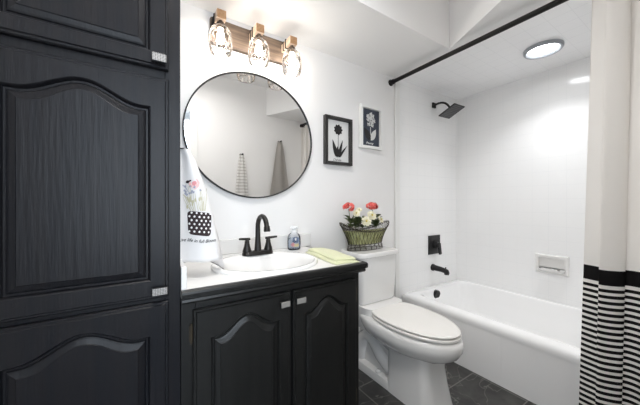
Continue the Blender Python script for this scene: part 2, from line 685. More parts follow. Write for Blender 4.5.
def make_door(parent, x0, x1, z0, z1, yf, px0, px1, pz0, pzs, rise, m, th=0.019):
    bm = NB()
    loft(bm, [rect_loop(x0, x1, z0, z1, 0, yf + th), rect_loop(x0, x1, z0, z1, 0, yf + 0.007),
              rect_loop(x0, x1, z0, z1, 0.003, yf + 0.004), rect_loop(x0, x1, z0, z1, 0.008, yf + 0.004),
              rect_loop(x0, x1, z0, z1, 0.011, yf), arch_loop(px0, px1, pz0, pzs, rise, 0.0, yf),
              arch_loop(px0, px1, pz0, pzs, rise, 0.003, yf + 0.003), arch_loop(px0, px1, pz0, pzs, rise, 0.007, yf + 0.012)],
         True, False)
    d = obj('door', bm, m, parent)
    bm = NB()
    loft(bm, [arch_loop(px0, px1, pz0, pzs, rise, 0.005, yf + 0.013), arch_loop(px0, px1, pz0, pzs, rise, 0.012, yf + 0.013),
              arch_loop(px0, px1, pz0, pzs, rise, 0.014, yf + 0.009), arch_loop(px0, px1, pz0, pzs, rise, 0.019, yf + 0.0065),
              arch_loop(px0, px1, pz0, pzs, rise, 0.031, yf + 0.003), arch_loop(px0, px1, pz0, pzs, rise, 0.033, yf + 0.001),
              arch_loop(px0, px1, pz0, pzs, rise, 0.037, yf + 0.001)], False, True)
    obj('raised_panel', bm, m, d)
    return d


def knob(parent, cx, cz, yf, wx, wz, face, depth=0.024):
    bm = NB()
    box(bm, cx - wx * 0.3, cx + wx * 0.3, yf - depth + 0.008, yf, cz - wz * 0.3, cz + wz * 0.3)
    box(bm, cx - wx / 2, cx + wx / 2, yf - depth, yf - depth + 0.010, cz - wz / 2, cz + wz / 2, 0.001)
    box(bm, cx - wx * 0.47, cx + wx * 0.47, yf - depth - 0.003, yf - depth, cz - wz * 0.45, cz + wz * 0.45, 0.001, mi=1)
    o = obj('handle', bm, [M_iron, face], parent)
    o['label'] = 'silver faced rectangular handle'
    return o


# ------------------------------------------------------------------ tall linen cabinet
cab = thing('linen_cabinet', 'tall black wooden linen cabinet with three arched panel doors, left of the vanity', 'cabinet', (-0.136, -0.28, 0))
bm = NB()
cx0, cx1, cyf, czt = XL + 0.003, 0.103, -0.56, ZC - 0.004
box(bm, cx0, cx0 + 0.018, cyf + 0.02, -0.004, 0, czt)
box(bm, cx1 - 0.018, cx1, cyf + 0.02, -0.004, 0, czt)
box(bm, cx0 + 0.018, cx1 - 0.018, -0.016, -0.004, 0, czt)
for z in (0.09, 0.822, 1.538, czt - 0.02):
    box(bm, cx0 + 0.018, cx1 - 0.018, cyf + 0.02, -0.016, z, z + 0.018)
obj('carcass', bm, M_black, cab)
bm = NB()
box(bm, cx0, cx0 + 0.030, cyf, cyf + 0.02, 0, czt, 0.002)
box(bm, cx1 - 0.045, cx1, cyf, cyf + 0.02, 0, czt, 0.002)
for z0, z1 in ((0, 0.12), (0.80, 0.85), (1.515, 1.565), (czt - 0.06, czt)):
    box(bm, cx0 + 0.030, cx1 - 0.045, cyf + 0.001, cyf + 0.02, z0, z1, 0.001)
obj('face_frame', bm, M_black, cab)
dx0, dx1, dyf = -0.352, 0.068, -0.580
px0, px1 = -0.302, 0.019
d = make_door(cab, dx0, dx1, 1.553, 2.115, dyf, px0, px1, 1.600, 2.02, 0.047, M_black)
knob(d, 0.0405, 1.574, dyf, 0.040, 0.026, M_woven)
d = make_door(cab, dx0, dx1, 0.830, 1.523, dyf, px0, px1, 0.886, 1.428, 0.049, M_black)
knob(d, 0.0425, 0.857, dyf, 0.043, 0.023, M_woven)
d = make_door(cab, dx0, dx1, 0.10, 0.816, dyf, px0, px1, 0.15, 0.716, 0.050, M_black)

# ------------------------------------------------------------------ vanity cabinet
van = thing('vanity_cabinet', 'low charcoal vanity cabinet with two arched doors under the sink counter', 'vanity', (0.495, -0.28, 0))
vx0, vx1, vyf, vzt = 0.1045, 0.886, -0.555, 0.812
bm = NB()
box(bm, vx0, vx0 + 0.016, vyf + 0.02, -0.004, 0, vzt)
box(bm, vx1 - 0.016, vx1, vyf + 0.02, -0.016, 0, vzt)
box(bm, vx0 + 0.016, vx1 - 0.016, vyf + 0.02, -0.016, 0.09, 0.106)
box(bm, vx0 + 0.016, vx1 - 0.016, -0.016, -0.005, 0.0, vzt)
obj('carcass', bm, M_van, van)
bm = NB()
box(bm, vx0, 0.150, vyf, vyf + 0.02, 0, vzt, 0.002)
box(bm, 0.848, vx1, vyf, vyf + 0.02, 0, vzt, 0.002)
box(bm, 0.150, 0.848, vyf + 0.001, vyf + 0.02, 0.755, vzt, 0.001)
box(bm, 0.150, 0.848, vyf + 0.001, vyf + 0.02, 0.09, 0.14, 0.001)
box(bm, 0.49, 0.535, vyf + 0.001, vyf + 0.02, 0.14, 0.755)
obj('face_frame', bm, M_van, van)
bm = NB()
box(bm, vx0 + 0.016, vx1 - 0.016, vyf + 0.06, vyf + 0.078, 0, 0.09)
obj('toe_kick', bm, M_gap, van)
vdf = -0.575
dl = make_door(van, 0.141, 0.507, 0.115, 0.767, vdf, 0.197, 0.458, 0.165, 0.663, 0.056, M_van)
dr = make_door(van, 0.518, 0.857, 0.115, 0.767, vdf, 0.570, 0.805, 0.165, 0.666, 0.053, M_van)
knob(dl, 0.470, 0.729, vdf, 0.040, 0.024, M_silver)
knob(dr, 0.541, 0.730, vdf, 0.044, 0.024, M_silver)
for dd, hx in ((dl, 0.136), (dr, 0.862)):
    for hz in (0.685, 0.20):
        bm = NB()
        tube(bm, [(hx, vyf - 0.006, hz - 0.027), (hx, vyf - 0.006, hz + 0.027)], 0.005, 8)
        for q in (-0.030, 0.030):
            tube(bm, [(hx, vyf - 0.006, hz + q - 0.004), (hx, vyf - 0.006, hz + q + 0.004)], 0.0035, 8)
        box(bm, hx - 0.007, hx + 0.007, vyf - 0.003, vyf, hz - 0.025, hz + 0.025)
        h = obj('hinge', bm, M_brass, dd)
        h['label'] = 'small aged brass hinge'

# ------------------------------------------------------------------ countertop with its hole
ctr = thing('countertop', 'white countertop with black moulded front edge and low backsplash, on the vanity', 'countertop', (0.50, -0.28, 0.813))
CX0, CX1, CY0, CY1, CZ0, CZ1 = 0.1045, 0.890, -0.576, -0.002, 0.813, 0.842
SX, SY, SA, SB = 0.492, -0.350, 0.248, 0.220
N = 64
ell, rec = [], []
for k in range(N):
    a = 2 * PI * k / N
    ca, sa = math.cos(a), math.sin(a)
    ell.append((SX + (SA - 0.02) * ca, SY + (SB - 0.02) * sa))
    tx = ((CX1 - SX) / ca if ca > 0 else (CX0 - SX) / ca) if abs(ca) > 1e-6 else 1e9
    ty = ((CY1 - SY) / sa if sa > 0 else (CY0 - SY) / sa) if abs(sa) > 1e-6 else 1e9
    t = min(tx, ty)
    rec.append([SX + ca * t, SY + sa * t])
for cxx, cyy in ((CX0, CY0), (CX0, CY1), (CX1, CY0), (CX1, CY1)):
    j = min(range(N), key=lambda i: (rec[i][0] - cxx) ** 2 + (rec[i][1] - cyy) ** 2)
    rec[j] = [cxx, cyy]
bm = NB()
loft(bm, [[(x, y, CZ0) for x, y in ell], [(x, y, CZ1) for x, y in ell], [(x, y, CZ1) for x, y in rec], [(x, y, CZ0) for x, y in rec],
          [(x, y, CZ0) for x, y in ell]], False, False)
bmesh.ops.remove_doubles(bm, verts=bm.verts[:], dist=1e-5)
obj('slab', bm, M_counter, ctr)
bm = NB()
box(bm, CX0, 0.935, -0.022, -0.002, CZ1, 0.924, 0.003)
o = obj('backsplash', bm, M_counter, ctr)
bm = NB()
box(bm, CX0, CX0 + 0.017, CY0 + 0.006, -0.022, CZ1, 0.916, 0.003)
obj('side_splash', bm, M_counter, ctr)
bm = NB()


def mould(y, out, z0, z1):
    pass


prof = [(0.0, 0.812), (0.0, 0.797), (0.009, 0.797), (0.012, 0.803), (0.010, 0.811), (0.012, 0.813), (0.019, 0.816), (0.020, 0.830), (0.019, 0.837), (0.014, 0.8425), (0.0, 0.8425)]
loops = []
for (o_, z) in prof:
    loops.append([(CX0, CY0 - o_, z), (CX1 + o_, CY0 - o_, z), (CX1 + o_, CY1 - 0.02, z)])
loops.append(loops[0])
loft(bm, loops, False, False, closed=False)
bmesh.ops.remove_doubles(bm, verts=bm.verts[:], dist=1e-5)
o = obj('edge_moulding', bm, M_van, ctr)
o['label'] = 'black moulded wooden edge'

# ------------------------------------------------------------------ sink
snk = thing('sink', 'white oval drop-in basin set into the white countertop', 'sink', (SX, SY, CZ1))
bm = NB()
by = -0.040
P = [(1.0, 1.0, CZ1, 0), (1.005, 1.005, CZ1 + 0.008, 0), (0.98, 0.98, CZ1 + 0.015, 0), (0.93, 0.92, CZ1 + 0.016, -0.004), (0.885, 0.83, CZ1 + 0.013, by * 0.9),
     (0.86, 0.78, CZ1 + 0.006, by * .8), (0.83, 0.75, CZ1 - 0.02, by), (0.76, 0.69, CZ1 - 0.06, by), (0.60, 0.55, CZ1 - 0.10, by), (0.35, 0.33, CZ1 - 0.122, by),
     (0.10, 0.11, CZ1 - 0.127, by)]
loft(bm, [[(SX + SA * a * math.cos(2 * PI * k / 56), SY + oy + SB * b * math.sin(2 * PI * k / 56), z) for k in range(56)] for a, b, z, oy in P], False, True)
obj('basin', bm, M_porc, snk, smooth=True)
bm = NB()
lathe(bm, [(0.024, CZ1 - 0.1272), (0.024, CZ1 - 0.1235), (0.018, CZ1 - 0.1225), (0.012, CZ1 - 0.1245)], SX, SY + by, 24)
obj('drain', bm, M_bronze, snk, smooth=True)

# ------------------------------------------------------------------ faucet
FX, FY, FZ = 0.508, -0.184, CZ1 + 0.0145
fau = thing('sink_faucet', 'dark bronze gooseneck faucet with two lever handles behind the basin', 'faucet', (FX, FY, FZ))
bm = NB()
loft(bm, [[(x, y, z) for x, y in rrect(FX, FY, hx, hy, min(hx, hy) * 0.9)] for hx, hy, z in
          ((0.082, 0.030, FZ), (0.082, 0.030, FZ + 0.010), (0.078, 0.026, FZ + 0.018), (0.070, 0.020, FZ + 0.021))])
obj('base_plate', bm, M_bronze, fau, smooth=True, angle=50)
bm = NB()
pts = [(FX, FY, FZ + 0.02), (FX, FY, FZ + 0.05), (FX, FY, FZ + 0.095), (FX, FY, FZ + 0.142)]
rr = [0.019, 0.0165, 0.0135, 0.0125]
R = 0.057
for k in range(1, 14):
    a = PI * k / 15.0
    pts.append((FX + 0.004 * (1 - math.cos(a)) / 2, FY - R * (1 - math.cos(a)), FZ + 0.146 + R * math.sin(a)))
    rr.append(0.0122)
lx, ly, lz = pts[-1]
pts += [(lx, ly - 0.004, lz - 0.012), (lx, ly - 0.006, lz - 0.014), (lx, ly - 0.010, lz - 0.036), (lx, ly - 0.0105, lz - 0.040)]
rr += [0.0122, 0.0145, 0.0165, 0.014]
tube(bm, pts, rr, 14)
obj('spout', bm, M_bronze, fau, smooth=True, angle=60)
for s in (-1, 1):
    hx = FX + s * 0.058
    bm = NB()
    lathe(bm, [(0.023, FZ + 0.019), (0.022, FZ + 0.027), (0.016, FZ + 0.046), (0.012, FZ + 0.066), (0.0135, FZ + 0.071), (0.010, FZ + 0.074), (0.010, FZ + 0.083)], hx, FY, 18)
    tube(bm, [(hx - s * 0.016, FY, FZ + 0.083), (hx, FY, FZ + 0.0835), (hx + s * 0.035, FY - 0.012, FZ + 0.088), (hx + s * 0.045, FY - 0.018, FZ + 0.089)],
         [0.006, 0.0075, 0.006, 0.005], 10)
    obj('handle', bm, M_bronze, fau, smooth=True, angle=55)

# ------------------------------------------------------------------ soap bottle
BX, BY, BZ = 0.772, -0.090, CZ1 + 0.001
sb = thing('soap_bottle', 'clear foaming soap bottle with a blue and pink picture, near the backsplash end', 'bottle', (BX, BY, BZ))


def sup(cx, cy, a, b, z, n=28, p=2.6):
    L = []
    for k in range(n):
        t = 2 * PI * k / n
        c, s = math.cos(t), math.sin(t)
        L.append((cx + a * math.copysign(abs(c) ** (2 / p), c), cy + b * math.copysign(abs(s) ** (2 / p), s), z))
    return L


bm = NB()
loft(bm, [sup(BX, BY, a, b, BZ + z) for a, b, z in ((0.034, 0.022, 0), (0.040, 0.027, 0.006), (0.041, 0.028, 0.05), (0.040, 0.027, 0.075), (0.034, 0.022, 0.092), (0.019, 0.017, 0.102), (0.019, 0.017, 0.108))])
obj('body', bm, M_bottle, sb, smooth=True)
bm = NB()
loft(bm, [sup(BX, BY, a, b, BZ + z) for a, b, z in ((0.033, 0.021, 0.003), (0.038, 0.025, 0.008), (0.039, 0.026, 0.05), (0.038, 0.025, 0.07))])
obj('liquid_soap', bm, M_liq, sb, smooth=True)
bm = NB()
rot = Matrix.Rotation(math.radians(-22), 4, 'Z')


def label_blob(cx, cz, rx, rz, mi, seed, off):
    rnd = random.Random(seed)
    n = 18
    vs = []
    for k in range(n):
        a = 2 * PI * k / n
        q = 0.8 + 0.35 * rnd.random()
        u = cx + rx * q * math.cos(a)
        yy = -0.0285 * math.sqrt(max(0.05, 1 - min(1, abs(u) / 0.0415) ** 2.6)) - off
        vs.append(bm.verts.new((BX + u, BY + yy, BZ + cz + rz * q * math.sin(a))))
    bm.faces.new(vs).material_index = mi


label_blob(-0.002, 0.062, 0.024, 0.020, 0, 1, 0.0003)
label_blob(-0.020, 0.034, 0.012, 0.012, 1, 2, 0.0004)
label_blob(0.006, 0.030, 0.020, 0.010, 2, 3, 0.0006)
label_blob(0.024, 0.035, 0.007, 0.018, 0, 4, 0.0008)
label_blob(-0.004, 0.066, 0.005, 0.009, 3, 5, 0.0012)
o = obj('label', bm, [M_lblue, M_lpink, M_lsand, M_pale], sb, normals=False)
bm = NB()
lathe(bm, [(0.021, BZ + 0.104), (0.021, BZ + 0.118), (0.012, BZ + 0.120), (0.011, BZ + 0.128), (0.022, BZ + 0.130), (0.023, BZ + 0.138), (0.018, BZ + 0.143)], BX, BY, 20)
tube(bm, [(BX, BY, BZ + 0.136), (BX + 0.01, BY - 0.030, BZ + 0.136)], 0.006, 8)
obj('pump_cap', bm, M_cap, sb, smooth=True, angle=50)

# ------------------------------------------------------------------ folded washcloth
wc = thing('washcloth', 'pale green folded washcloth lying on the right end of the countertop', 'washcloth', (0.82, -0.40, CZ1))


def cloth_stack(bm, quad, z0, th, seed, nx=14, ny=26, mi=0):
    rnd = random.Random(seed)
    ph = [rnd.random() * 6 for _ in range(4)]
    top, bot = [], []
    for j in range(ny + 1):
        v = j / ny
        rt, rb = [], []
        for i in range(nx + 1):
            u = i / nx
            a = Vector(quad[0]).lerp(Vector(quad[1]), u)
            b = Vector(quad[3]).lerp(Vector(quad[2]), u)
            p = a.lerp(b, v)
            p.x += 0.004 * math.sin(5 * v + ph[0])
            p.y += 0.003 * math.sin(6 * u + ph[1])
            e = min(u, 1 - u) * nx / 2.0
            e2 = min(v, 1 - v) * ny / 2.0
            k = min(1.0, e) * min(1.0, e2)
            k = math.sqrt(max(0, 1 - (1 - k) ** 2))
            h = th * (0.35 + 0.65 * k) + 0.002 * math.sin(9 * v + 4 * u + ph[2]) * k
            rt.append((p.x, p.y, z0 + h))
            rb.append((p.x, p.y, z0))
        top.append(rt)
        bot.append(rb)
    T = [[bm.verts.new(p) for p in r] for r in top]
    B = [[bm.verts.new(p) for p in r] for r in bot]
    for j in range(ny):
        for i in range(nx):
            bm.faces.new((T[j][i], T[j][i + 1], T[j + 1][i + 1], T[j + 1][i]))
            bm.faces.new((B[j][i], B[j + 1][i], B[j + 1][i + 1], B[j][i + 1]))
    ring_t = T[0][:] + [r[-1] for r in T[1:]] + T[-1][-2::-1] + [r[0] for r in T[-2:0:-1]]
    ring_b = B[0][:] + [r[-1] for r in B[1:]] + B[-1][-2::-1] + [r[0] for r in B[-2:0:-1]]
    n = len(ring_t)
    for i in range(n):
        j = (i + 1) % n
        bm.faces.new((ring_t[i], ring_b[i], ring_b[j], ring_t[j]))


bm = NB()
cloth_stack(bm, [(0.775, -0.215, 0), (0.900, -0.215, 0), (0.872, -0.575, 0), (0.742, -0.560, 0)], CZ1 + 0.001, 0.012, 1)
obj('lower_fold', bm, M_green, wc, smooth=True)
bm = NB()
cloth_stack(bm, [(0.790, -0.225, 0), (0.893, -0.222, 0), (0.866, -0.560, 0), (0.757, -0.545, 0)], CZ1 + 0.0125, 0.014, 2)
obj('upper_fold', bm, M_green, wc, smooth=True)

# ------------------------------------------------------------------ hanging bouquet towel
TY = -0.43
tw = thing('hand_towel', 'white hand towel printed with a bouquet in a dotted pot, hanging beside the linen cabinet', 'towel', (0.108, TY, 1.32))
# control rows: (z, x of left edge, x of right edge) down the cloth
TR = [(1.330, 0.112, 0.142), (1.322, 0.109, 0.150), (1.29, 0.108, 0.170), (1.20, 0.108, 0.200), (1.10, 0.108, 0.229), (1.00, 0.108, 0.250), (0.905, 0.108, 0.262)]


def trow(t):
    q = t * (len(TR) - 1)
    i = min(int(q), len(TR) - 2)
    f = q - i
    return [TR[i][k] * (1 - f) + TR[i + 1][k] * f for k in range(3)]


def tcloth(s, t, off=0.0):
    z, xa, xb = trow(t)
    x = xa + (xb - xa) * s
    amp = 0.004 + 0.006 * t
    y = TY - 0.012 + amp * math.sin(s * 7.0 + 0.6) - 0.010 * s - off + 0.012 * math.exp(-((s - 1.0) / 0.05) ** 2)
    return (x, y, z - 0.012 * (1 - s) * 0 - 0.006 * s * t)


def txz(x, z, off=0.0):
    """point of the cloth front at world x, z"""
    lo, hi = 0.0, 1.0
    for _ in range(30):
        m_ = (lo + hi) / 2
        if trow(m_)[0] > z:
            lo = m_
        else:
            hi = m_
    zz, xa, xb = trow(lo)
    s = (x - xa) / (xb - xa)
    p = tcloth(s, lo, off)
    return (x, p[1], z)


bm = NB()
NS, NT = 24, 48
F = [[bm.verts.new(tcloth(i / NS, j / NT)) for i in range(NS + 1)] for j in range(NT + 1)]
Bk = [[bm.verts.new((tcloth(i / NS, j / NT)[0], tcloth(i / NS, j / NT)[1] + 0.006, tcloth(i / NS, j / NT)[2])) for i in range(NS + 1)] for j in range(NT + 1)]
for j in range(NT):
    for i in range(NS):
        bm.faces.new((F[j][i], F[j][i + 1], F[j + 1][i + 1], F[j + 1][i]))
        bm.faces.new((Bk[j][i], Bk[j + 1][i], Bk[j + 1][i + 1], Bk[j][i + 1]))
for j in range(NT):
    bm.faces.new((F[j][0], F[j + 1][0], Bk[j + 1][0], Bk[j][0]))
    bm.faces.new((F[j][NS], Bk[j][NS], Bk[j + 1][NS], F[j + 1][NS]))
for i in range(NS):
    bm.faces.new((F[0][i], Bk[0][i], Bk[0][i + 1], F[0][i + 1]))
    bm.faces.new((F[NT][i], F[NT][i + 1], Bk[NT][i + 1], Bk[NT][i]))
obj('front_layer', bm, M_linen, tw, smooth=True)
# back layer: longer at the right, ending in a dark stitched edge
bm = NB()
rows = []
for j in range(17):
    t = j / 16
    r = []
    for i in range(13):
        s = i / 12
        z, xa, xb = trow(0.55 + 0.45 * t)
        drop = 0.050 * t * max(0.0, (s - 0.55) / 0.45) ** 1.5
        r.append(bm.verts.new((xa + (xb + 0.022 * t - xa) * s, TY + 0.020 + 0.006 * math.sin(6 * s), z - drop - 0.004)))
    rows.append(r)
for a, b in zip(rows, rows[1:]):
    for i in range(12):
        bm.faces.new((a[i], a[i + 1], b[i + 1], b[i]))
bmesh.ops.solidify(bm, geom=bm.faces[:], thickness=0.002)
obj('back_layer', bm, M_linen, tw, smooth=True)
bm = NB()
hp = []
for i in range(13):
    s = i / 12
    z, xa, xb = trow(1.0)
    hp.append((xa + (xb + 0.022 - xa) * s, TY + 0.017 + 0.006 * math.sin(6 * s), z - 0.050 * max(0.0, (s - 0.55) / 0.45) ** 1.5 - 0.005))
tube(bm, hp, 0.0016, 6)
o = obj('hem', bm, M_hem, tw)
o['label'] = 'dark stitched lower edge'
# printed bouquet, draped on the cloth
bm = NB()


def patch(pts, mi, off):
    vs = [bm.verts.new(txz(x, z, off)) for x, z in pts]
    f = bm.faces.new(vs)
    f.material_index = mi


def blob(cx, cz, rx, rz, mi, off, seed=0, n=12, rough=0.25):
    rnd = random.Random(seed)
    patch([(cx + rx * (1 - rough / 2 + rough * rnd.random()) * math.cos(2 * PI * k / n), cz + rz * (1 - rough / 2 + rough * rnd.random()) * math.sin(2 * PI * k / n)) for k in range(n)], mi, off)


def strip(x0, z0, x1, z1, wd, mi, off, bend=0.0):
    n = 6
    d = Vector((x1 - x0, z1 - z0))
    nn = Vector((-d.y, d.x)).normalized()
    a, b = [], []
    for k in range(n + 1):
        t = k / n
        p = Vector((x0, z0)) + d * t + nn * bend * math.sin(PI * t)
        ww = wd * (1 - 0.5 * t)
        a.append(p + nn * ww)
        b.append(p - nn * ww)
    for k in range(n):
        patch([a[k], a[k + 1], b[k + 1], b[k]], mi, off)


# pot: a rounded dark square, gridded so it follows the cloth
PX0, PX1, PZ0, PZ1 = 0.138, 0.224, 1.010, 1.100
G = 10
for i in range(G):
    for j in range(G):
        u0, u1, v0, v1 = i / G, (i + 1) / G, j / G, (j + 1) / G
        def mp(u, v):
            x = PX0 + (PX1 - PX0) * u
            sh = 0.10 * (1 - v) * (0.5 - u)
            r = 0.16
            du, dv = max(0, r - u, u - 1 + r) / r, max(0, r - v, v - 1 + r) / r
            k = 1.0
            if du > 0 and dv > 0:
                q = math.hypot(du, dv)
                if q > 1:
                    k = 1 / q
                    uu = r - du * k * r if u < 0.5 else 1 - r + du * k * r
                    vv = r - dv * k * r if v < 0.5 else 1 - r + dv * k * r
                    return (PX0 + (PX1 - PX0) * (uu + sh), PZ0 + (PZ1 - PZ0) * vv - 0.012 * uu)
            return (x + (PX1 - PX0) * sh, PZ0 + (PZ1 - PZ0) * v - 0.012 * u)
        patch([mp(u0, v0), mp(u1, v0), mp(u1, v1), mp(u0, v1)], 0, 0.0006)
for r_ in range(6):
    for c_ in range(5):
        x = 0.1455 + 0.0165 * c_ + (0.007 if r_ % 2 else 0)
        z = 1.022 + 0.0142 * r_ - 0.10 * (x - 0.142)
        if x < 0.219:
            blob(x, z, 0.0036, 0.0042, 1, 0.0010, 3 + r_ * 7 + c_, 8)
rnd = random.Random(5)
for k in range(16):      # stems
    x0 = 0.150 + 0.052 * rnd.random()
    x1 = x0 + (x0 - 0.172) * 0.6 + 0.012 * (rnd.random() - 0.5) - 0.010
    strip(x0, 1.098, max(0.118, x1), 1.135 + 0.055 * rnd.random(), 0.0011, 5, 0.0006, 0.004 * (rnd.random() - 0.5))
for k in range(10):      # sage leaves
    x0 = 0.138 + 0.050 * rnd.random()
    blob(x0, 1.112 + 0.035 * rnd.random(), 0.003, 0.008, 5, 0.0007, 40 + k)
for k in range(14):      # small blue flowers
    x0 = 0.128 + 0.055 * rnd.random()
    blob(x0, 1.158 + 0.035 * rnd.random(), 0.0038, 0.0042, 4, 0.0008, 60 + k)
for (x, z, rx) in ((0.163, 1.200, 0.0175), ):
    blob(x, z, rx, 0.019, 2, 0.0009, 90, 16, 0.35)
    blob(x - 0.002, z + 0.001, 0.009, 0.010, 3, 0.0012, 91)
    blob(x + 0.006, z - 0.006, 0.006, 0.006, 2, 0.0014, 92)
blob(0.139, 1.208, 0.0065, 0.0060, 0, 0.0009, 95, 10, 0.5)
blob(0.147, 1.212, 0.004, 0.003, 0, 0.0009, 96)
strip(0.141, 1.203, 0.150, 1.150, 0.0008, 5, 0.0008, 0.003)
strip(0.123, 1.196, 0.142, 1.168, 0.0016, 4, 0.0008, 0.002)
strip(0.124, 1.160, 0.150, 1.118, 0.0018, 5, 0.0008, 0.004)
o = obj('printed_bouquet', bm, [M_pot, M_dot, M_pink, M_pink2, M_blue, M_sage], tw, normals=False)
o['label'] = 'printed flowers in a dark dotted pot'
tb = text_mesh('Live life in full Bloom', 0.0185, M_ink, 0.0, 0.35)
xs = [v.co.x for v in tb.verts]
sc = 0.131 / (max(xs) - min(xs))
for v in tb.verts:
    x = 0.1095 + (v.co.x - min(xs)) * sc
    z = 0.984 + v.co.y * sc * 1.15 - 0.010 * (x - 0.11) / 0.13 + 0.002 * math.sin((x - 0.11) * 60)
    v.co = Vector(txz(x, z, 0.0009))
obj('printed_motto', tb, M_ink, tw, normals=False)
bm = NB()
tube(bm, [(0.113, TY - 0.012, 1.326), (0.111, TY - 0.012, 1.336), (0.116, TY - 0.012, 1.340), (0.122, TY - 0.012, 1.336), (0.122, TY - 0.012, 1.326)], 0.0015, 6)
obj('hanging_loop', bm, M_linen, tw)
bm = NB()
disc = [(0.1035, 0.011), (0.1065, 0.011), (0.1075, 0.006), (0.124, 0.005), (0.1255, 0.008), (0.128, 0.008)]
loft(bm, [[(x, TY - 0.012 + r * math.cos(2 * PI * k / 14), 1.331 + r * 0.5 * math.sin(2 * PI * k / 14)) for k in range(14)] for x, r in disc])
tag(obj('wall_hook', bm, M_iron, None, True), 'small black peg on the cabinet side that holds the bouquet towel', 'hook')

# ------------------------------------------------------------------ round mirror
MX, MZ, MR = 0.555, 1.522, 0.372
mir = thing('round_mirror', 'large round wall mirror with a thin black rim above the sink', 'mirror', (MX, 0, MZ))
bm = NB()
disc_y(bm, MX, MZ, [(MR, -0.001), (MR, -0.022), (MR - 0.002, -0.024), (MR - 0.006, -0.024), (MR - 0.007, -0.022), (MR - 0.007, -0.014)], 96, 1.04, 0.985, True, False)
obj('frame', bm, M_iron, mir, smooth=True, angle=40)
bm = NB()
disc_y(bm, MX, MZ, [(MR - 0.0065, -0.010), (MR - 0.0065, -0.016)], 96, 1.04, 0.985)
obj('mirror_glass', bm, M_mirror, mir)

# ------------------------------------------------------------------ vanity light
vl = thing('vanity_light', 'three bulb vanity light with weathered wood plate and faceted glass shades above the mirror', 'light', (0.535, 0, 2.06))
bm = NB()
box(bm, 0.302, 0.768, -0.030, -0.001, 1.992, 2.128, 0.003)
obj('back_plate', bm, M_wood_gy, vl)
for LX in (0.331, 0.5345, 0.738):
    LY, LZ = -0.128, 2.080
    bm = NB()
    box(bm, LX - 0.023, LX + 0.023, -0.152, -0.030, LZ - 0.023, LZ + 0.023, 0.003)
    for f in bm.faces:
        f.normal_update()
        if f.normal.y < -0.9:
            f.material_index = 1
    a = obj('light_arm', bm, [M_wood_lt, M_wood_end], vl)
    bm = NB()
    for yy in (-0.062, -0.092):
        e = 0.0255
        pts = [(LX - e, yy, LZ - e), (LX + e, yy, LZ - e), (LX + e, yy, LZ + e), (LX - e, yy, LZ + e)]
        for q in range(4):
            tube(bm, [pts[q], pts[(q + 1) % 4]], 0.0035, 6)
    obj('strap', bm, M_iron, a)
    bm = NB()
    lathe(bm, [(0.010, LZ - 0.022), (0.010, LZ - 0.032), (0.020, LZ - 0.036), (0.022, LZ - 0.058), (0.018, LZ - 0.064)], LX, LY, 18)
    obj('socket', bm, M_sock, a, smooth=True, angle=45)
    n = 10
    rings = [(0.023, LZ - 0.048, 0), (0.050, LZ - 0.074, 1), (0.057, LZ - 0.112, 0), (0.058, LZ - 0.152, 1), (0.051, LZ - 0.186, 0)]
    P3 = [[Vector((LX + r * math.cos(2 * PI * (k + 0.5 * s) / n), LY + r * math.sin(2 * PI * (k + 0.5 * s) / n), z)) for k in range(n)] for r, z, s in rings]
    bm = NB()
    V = [[bm.verts.new(p) for p in L] for L in P3]
    edges = []
    for q in range(len(rings) - 1):
        for k in range(n):
            j = (k + 1) % n
            if rings[q][2] == 0:      # lower ring is half a step ahead
                bm.faces.new((V[q][k], V[q][j], V[q + 1][k]))
                bm.faces.new((V[q][j], V[q + 1][j], V[q + 1][k]))
                edges += [(P3[q][k], P3[q + 1][k]), (P3[q][j], P3[q + 1][k])]
            else:
                bm.faces.new((V[q][k], V[q + 1][j], V[q + 1][k]))
                bm.faces.new((V[q][k], V[q][j], V[q + 1][j]))
                edges += [(P3[q][k], P3[q + 1][k]), (P3[q][k], P3[q + 1][j])]
    obj('glass_shade', bm, M_glass, a)
    bm = NB()
    for e0, e1 in edges:
        tube(bm, [e0, e1], 0.0011, 4, cap=False)
    for q in (2, 4):
        tube(bm, P3[q], 0.0017, 4, closed=True)
    obj('shade_wire', bm, M_shade_wire, a)
    bm = NB()
    lathe(bm, [(0.012, LZ - 0.064), (0.013, LZ - 0.080), (0.018, LZ - 0.098), (0.0205, LZ - 0.114), (0.018, LZ - 0.130), (0.010, LZ - 0.138), (0.002, LZ - 0.140)], LX, LY, 14)
    obj('bulb', bm, M_bulb, a, smooth=True)


# ------------------------------------------------------------------ framed flower pictures
def picture(name, label, x0, x1, z0, z1, wd, fm, bmat, dp=0.032):
    t = thing(name, label, 'picture', ((x0 + x1) / 2, 0, z0), 'shadow box flower pictures')
    bm = NB()
    o_ = [(x0, z0), (x1, z0), (x1, z1), (x0, z1)]
    i_ = [(x0 + wd, z0 + wd), (x1 - wd, z0 + wd), (x1 - wd, z1 - wd), (x0 + wd, z1 - wd)]
    loft(bm, [[(x, -0.002, z) for x, z in o_], [(x, -dp, z) for x, z in o_], [(x, -dp, z) for x, z in i_], [(x, -0.010, z) for x, z in i_], [(x, -0.002, z) for x, z in i_]], False, False)
    obj('frame', bm, fm, t)
    bm = NB()
    box(bm, x0 + wd * 0.6, x1 - wd * 0.6, -0.009, -0.004, z0 + wd * 0.6, z1 - wd * 0.6)
    obj('backing', bm, bmat, t)
    return t


def cut(bm, pts, y, th=0.0015, mi=0):
    loft(bm, [[(x, y, z) for x, z in pts], [(x, y - th, z) for x, z in pts]], mi=mi)


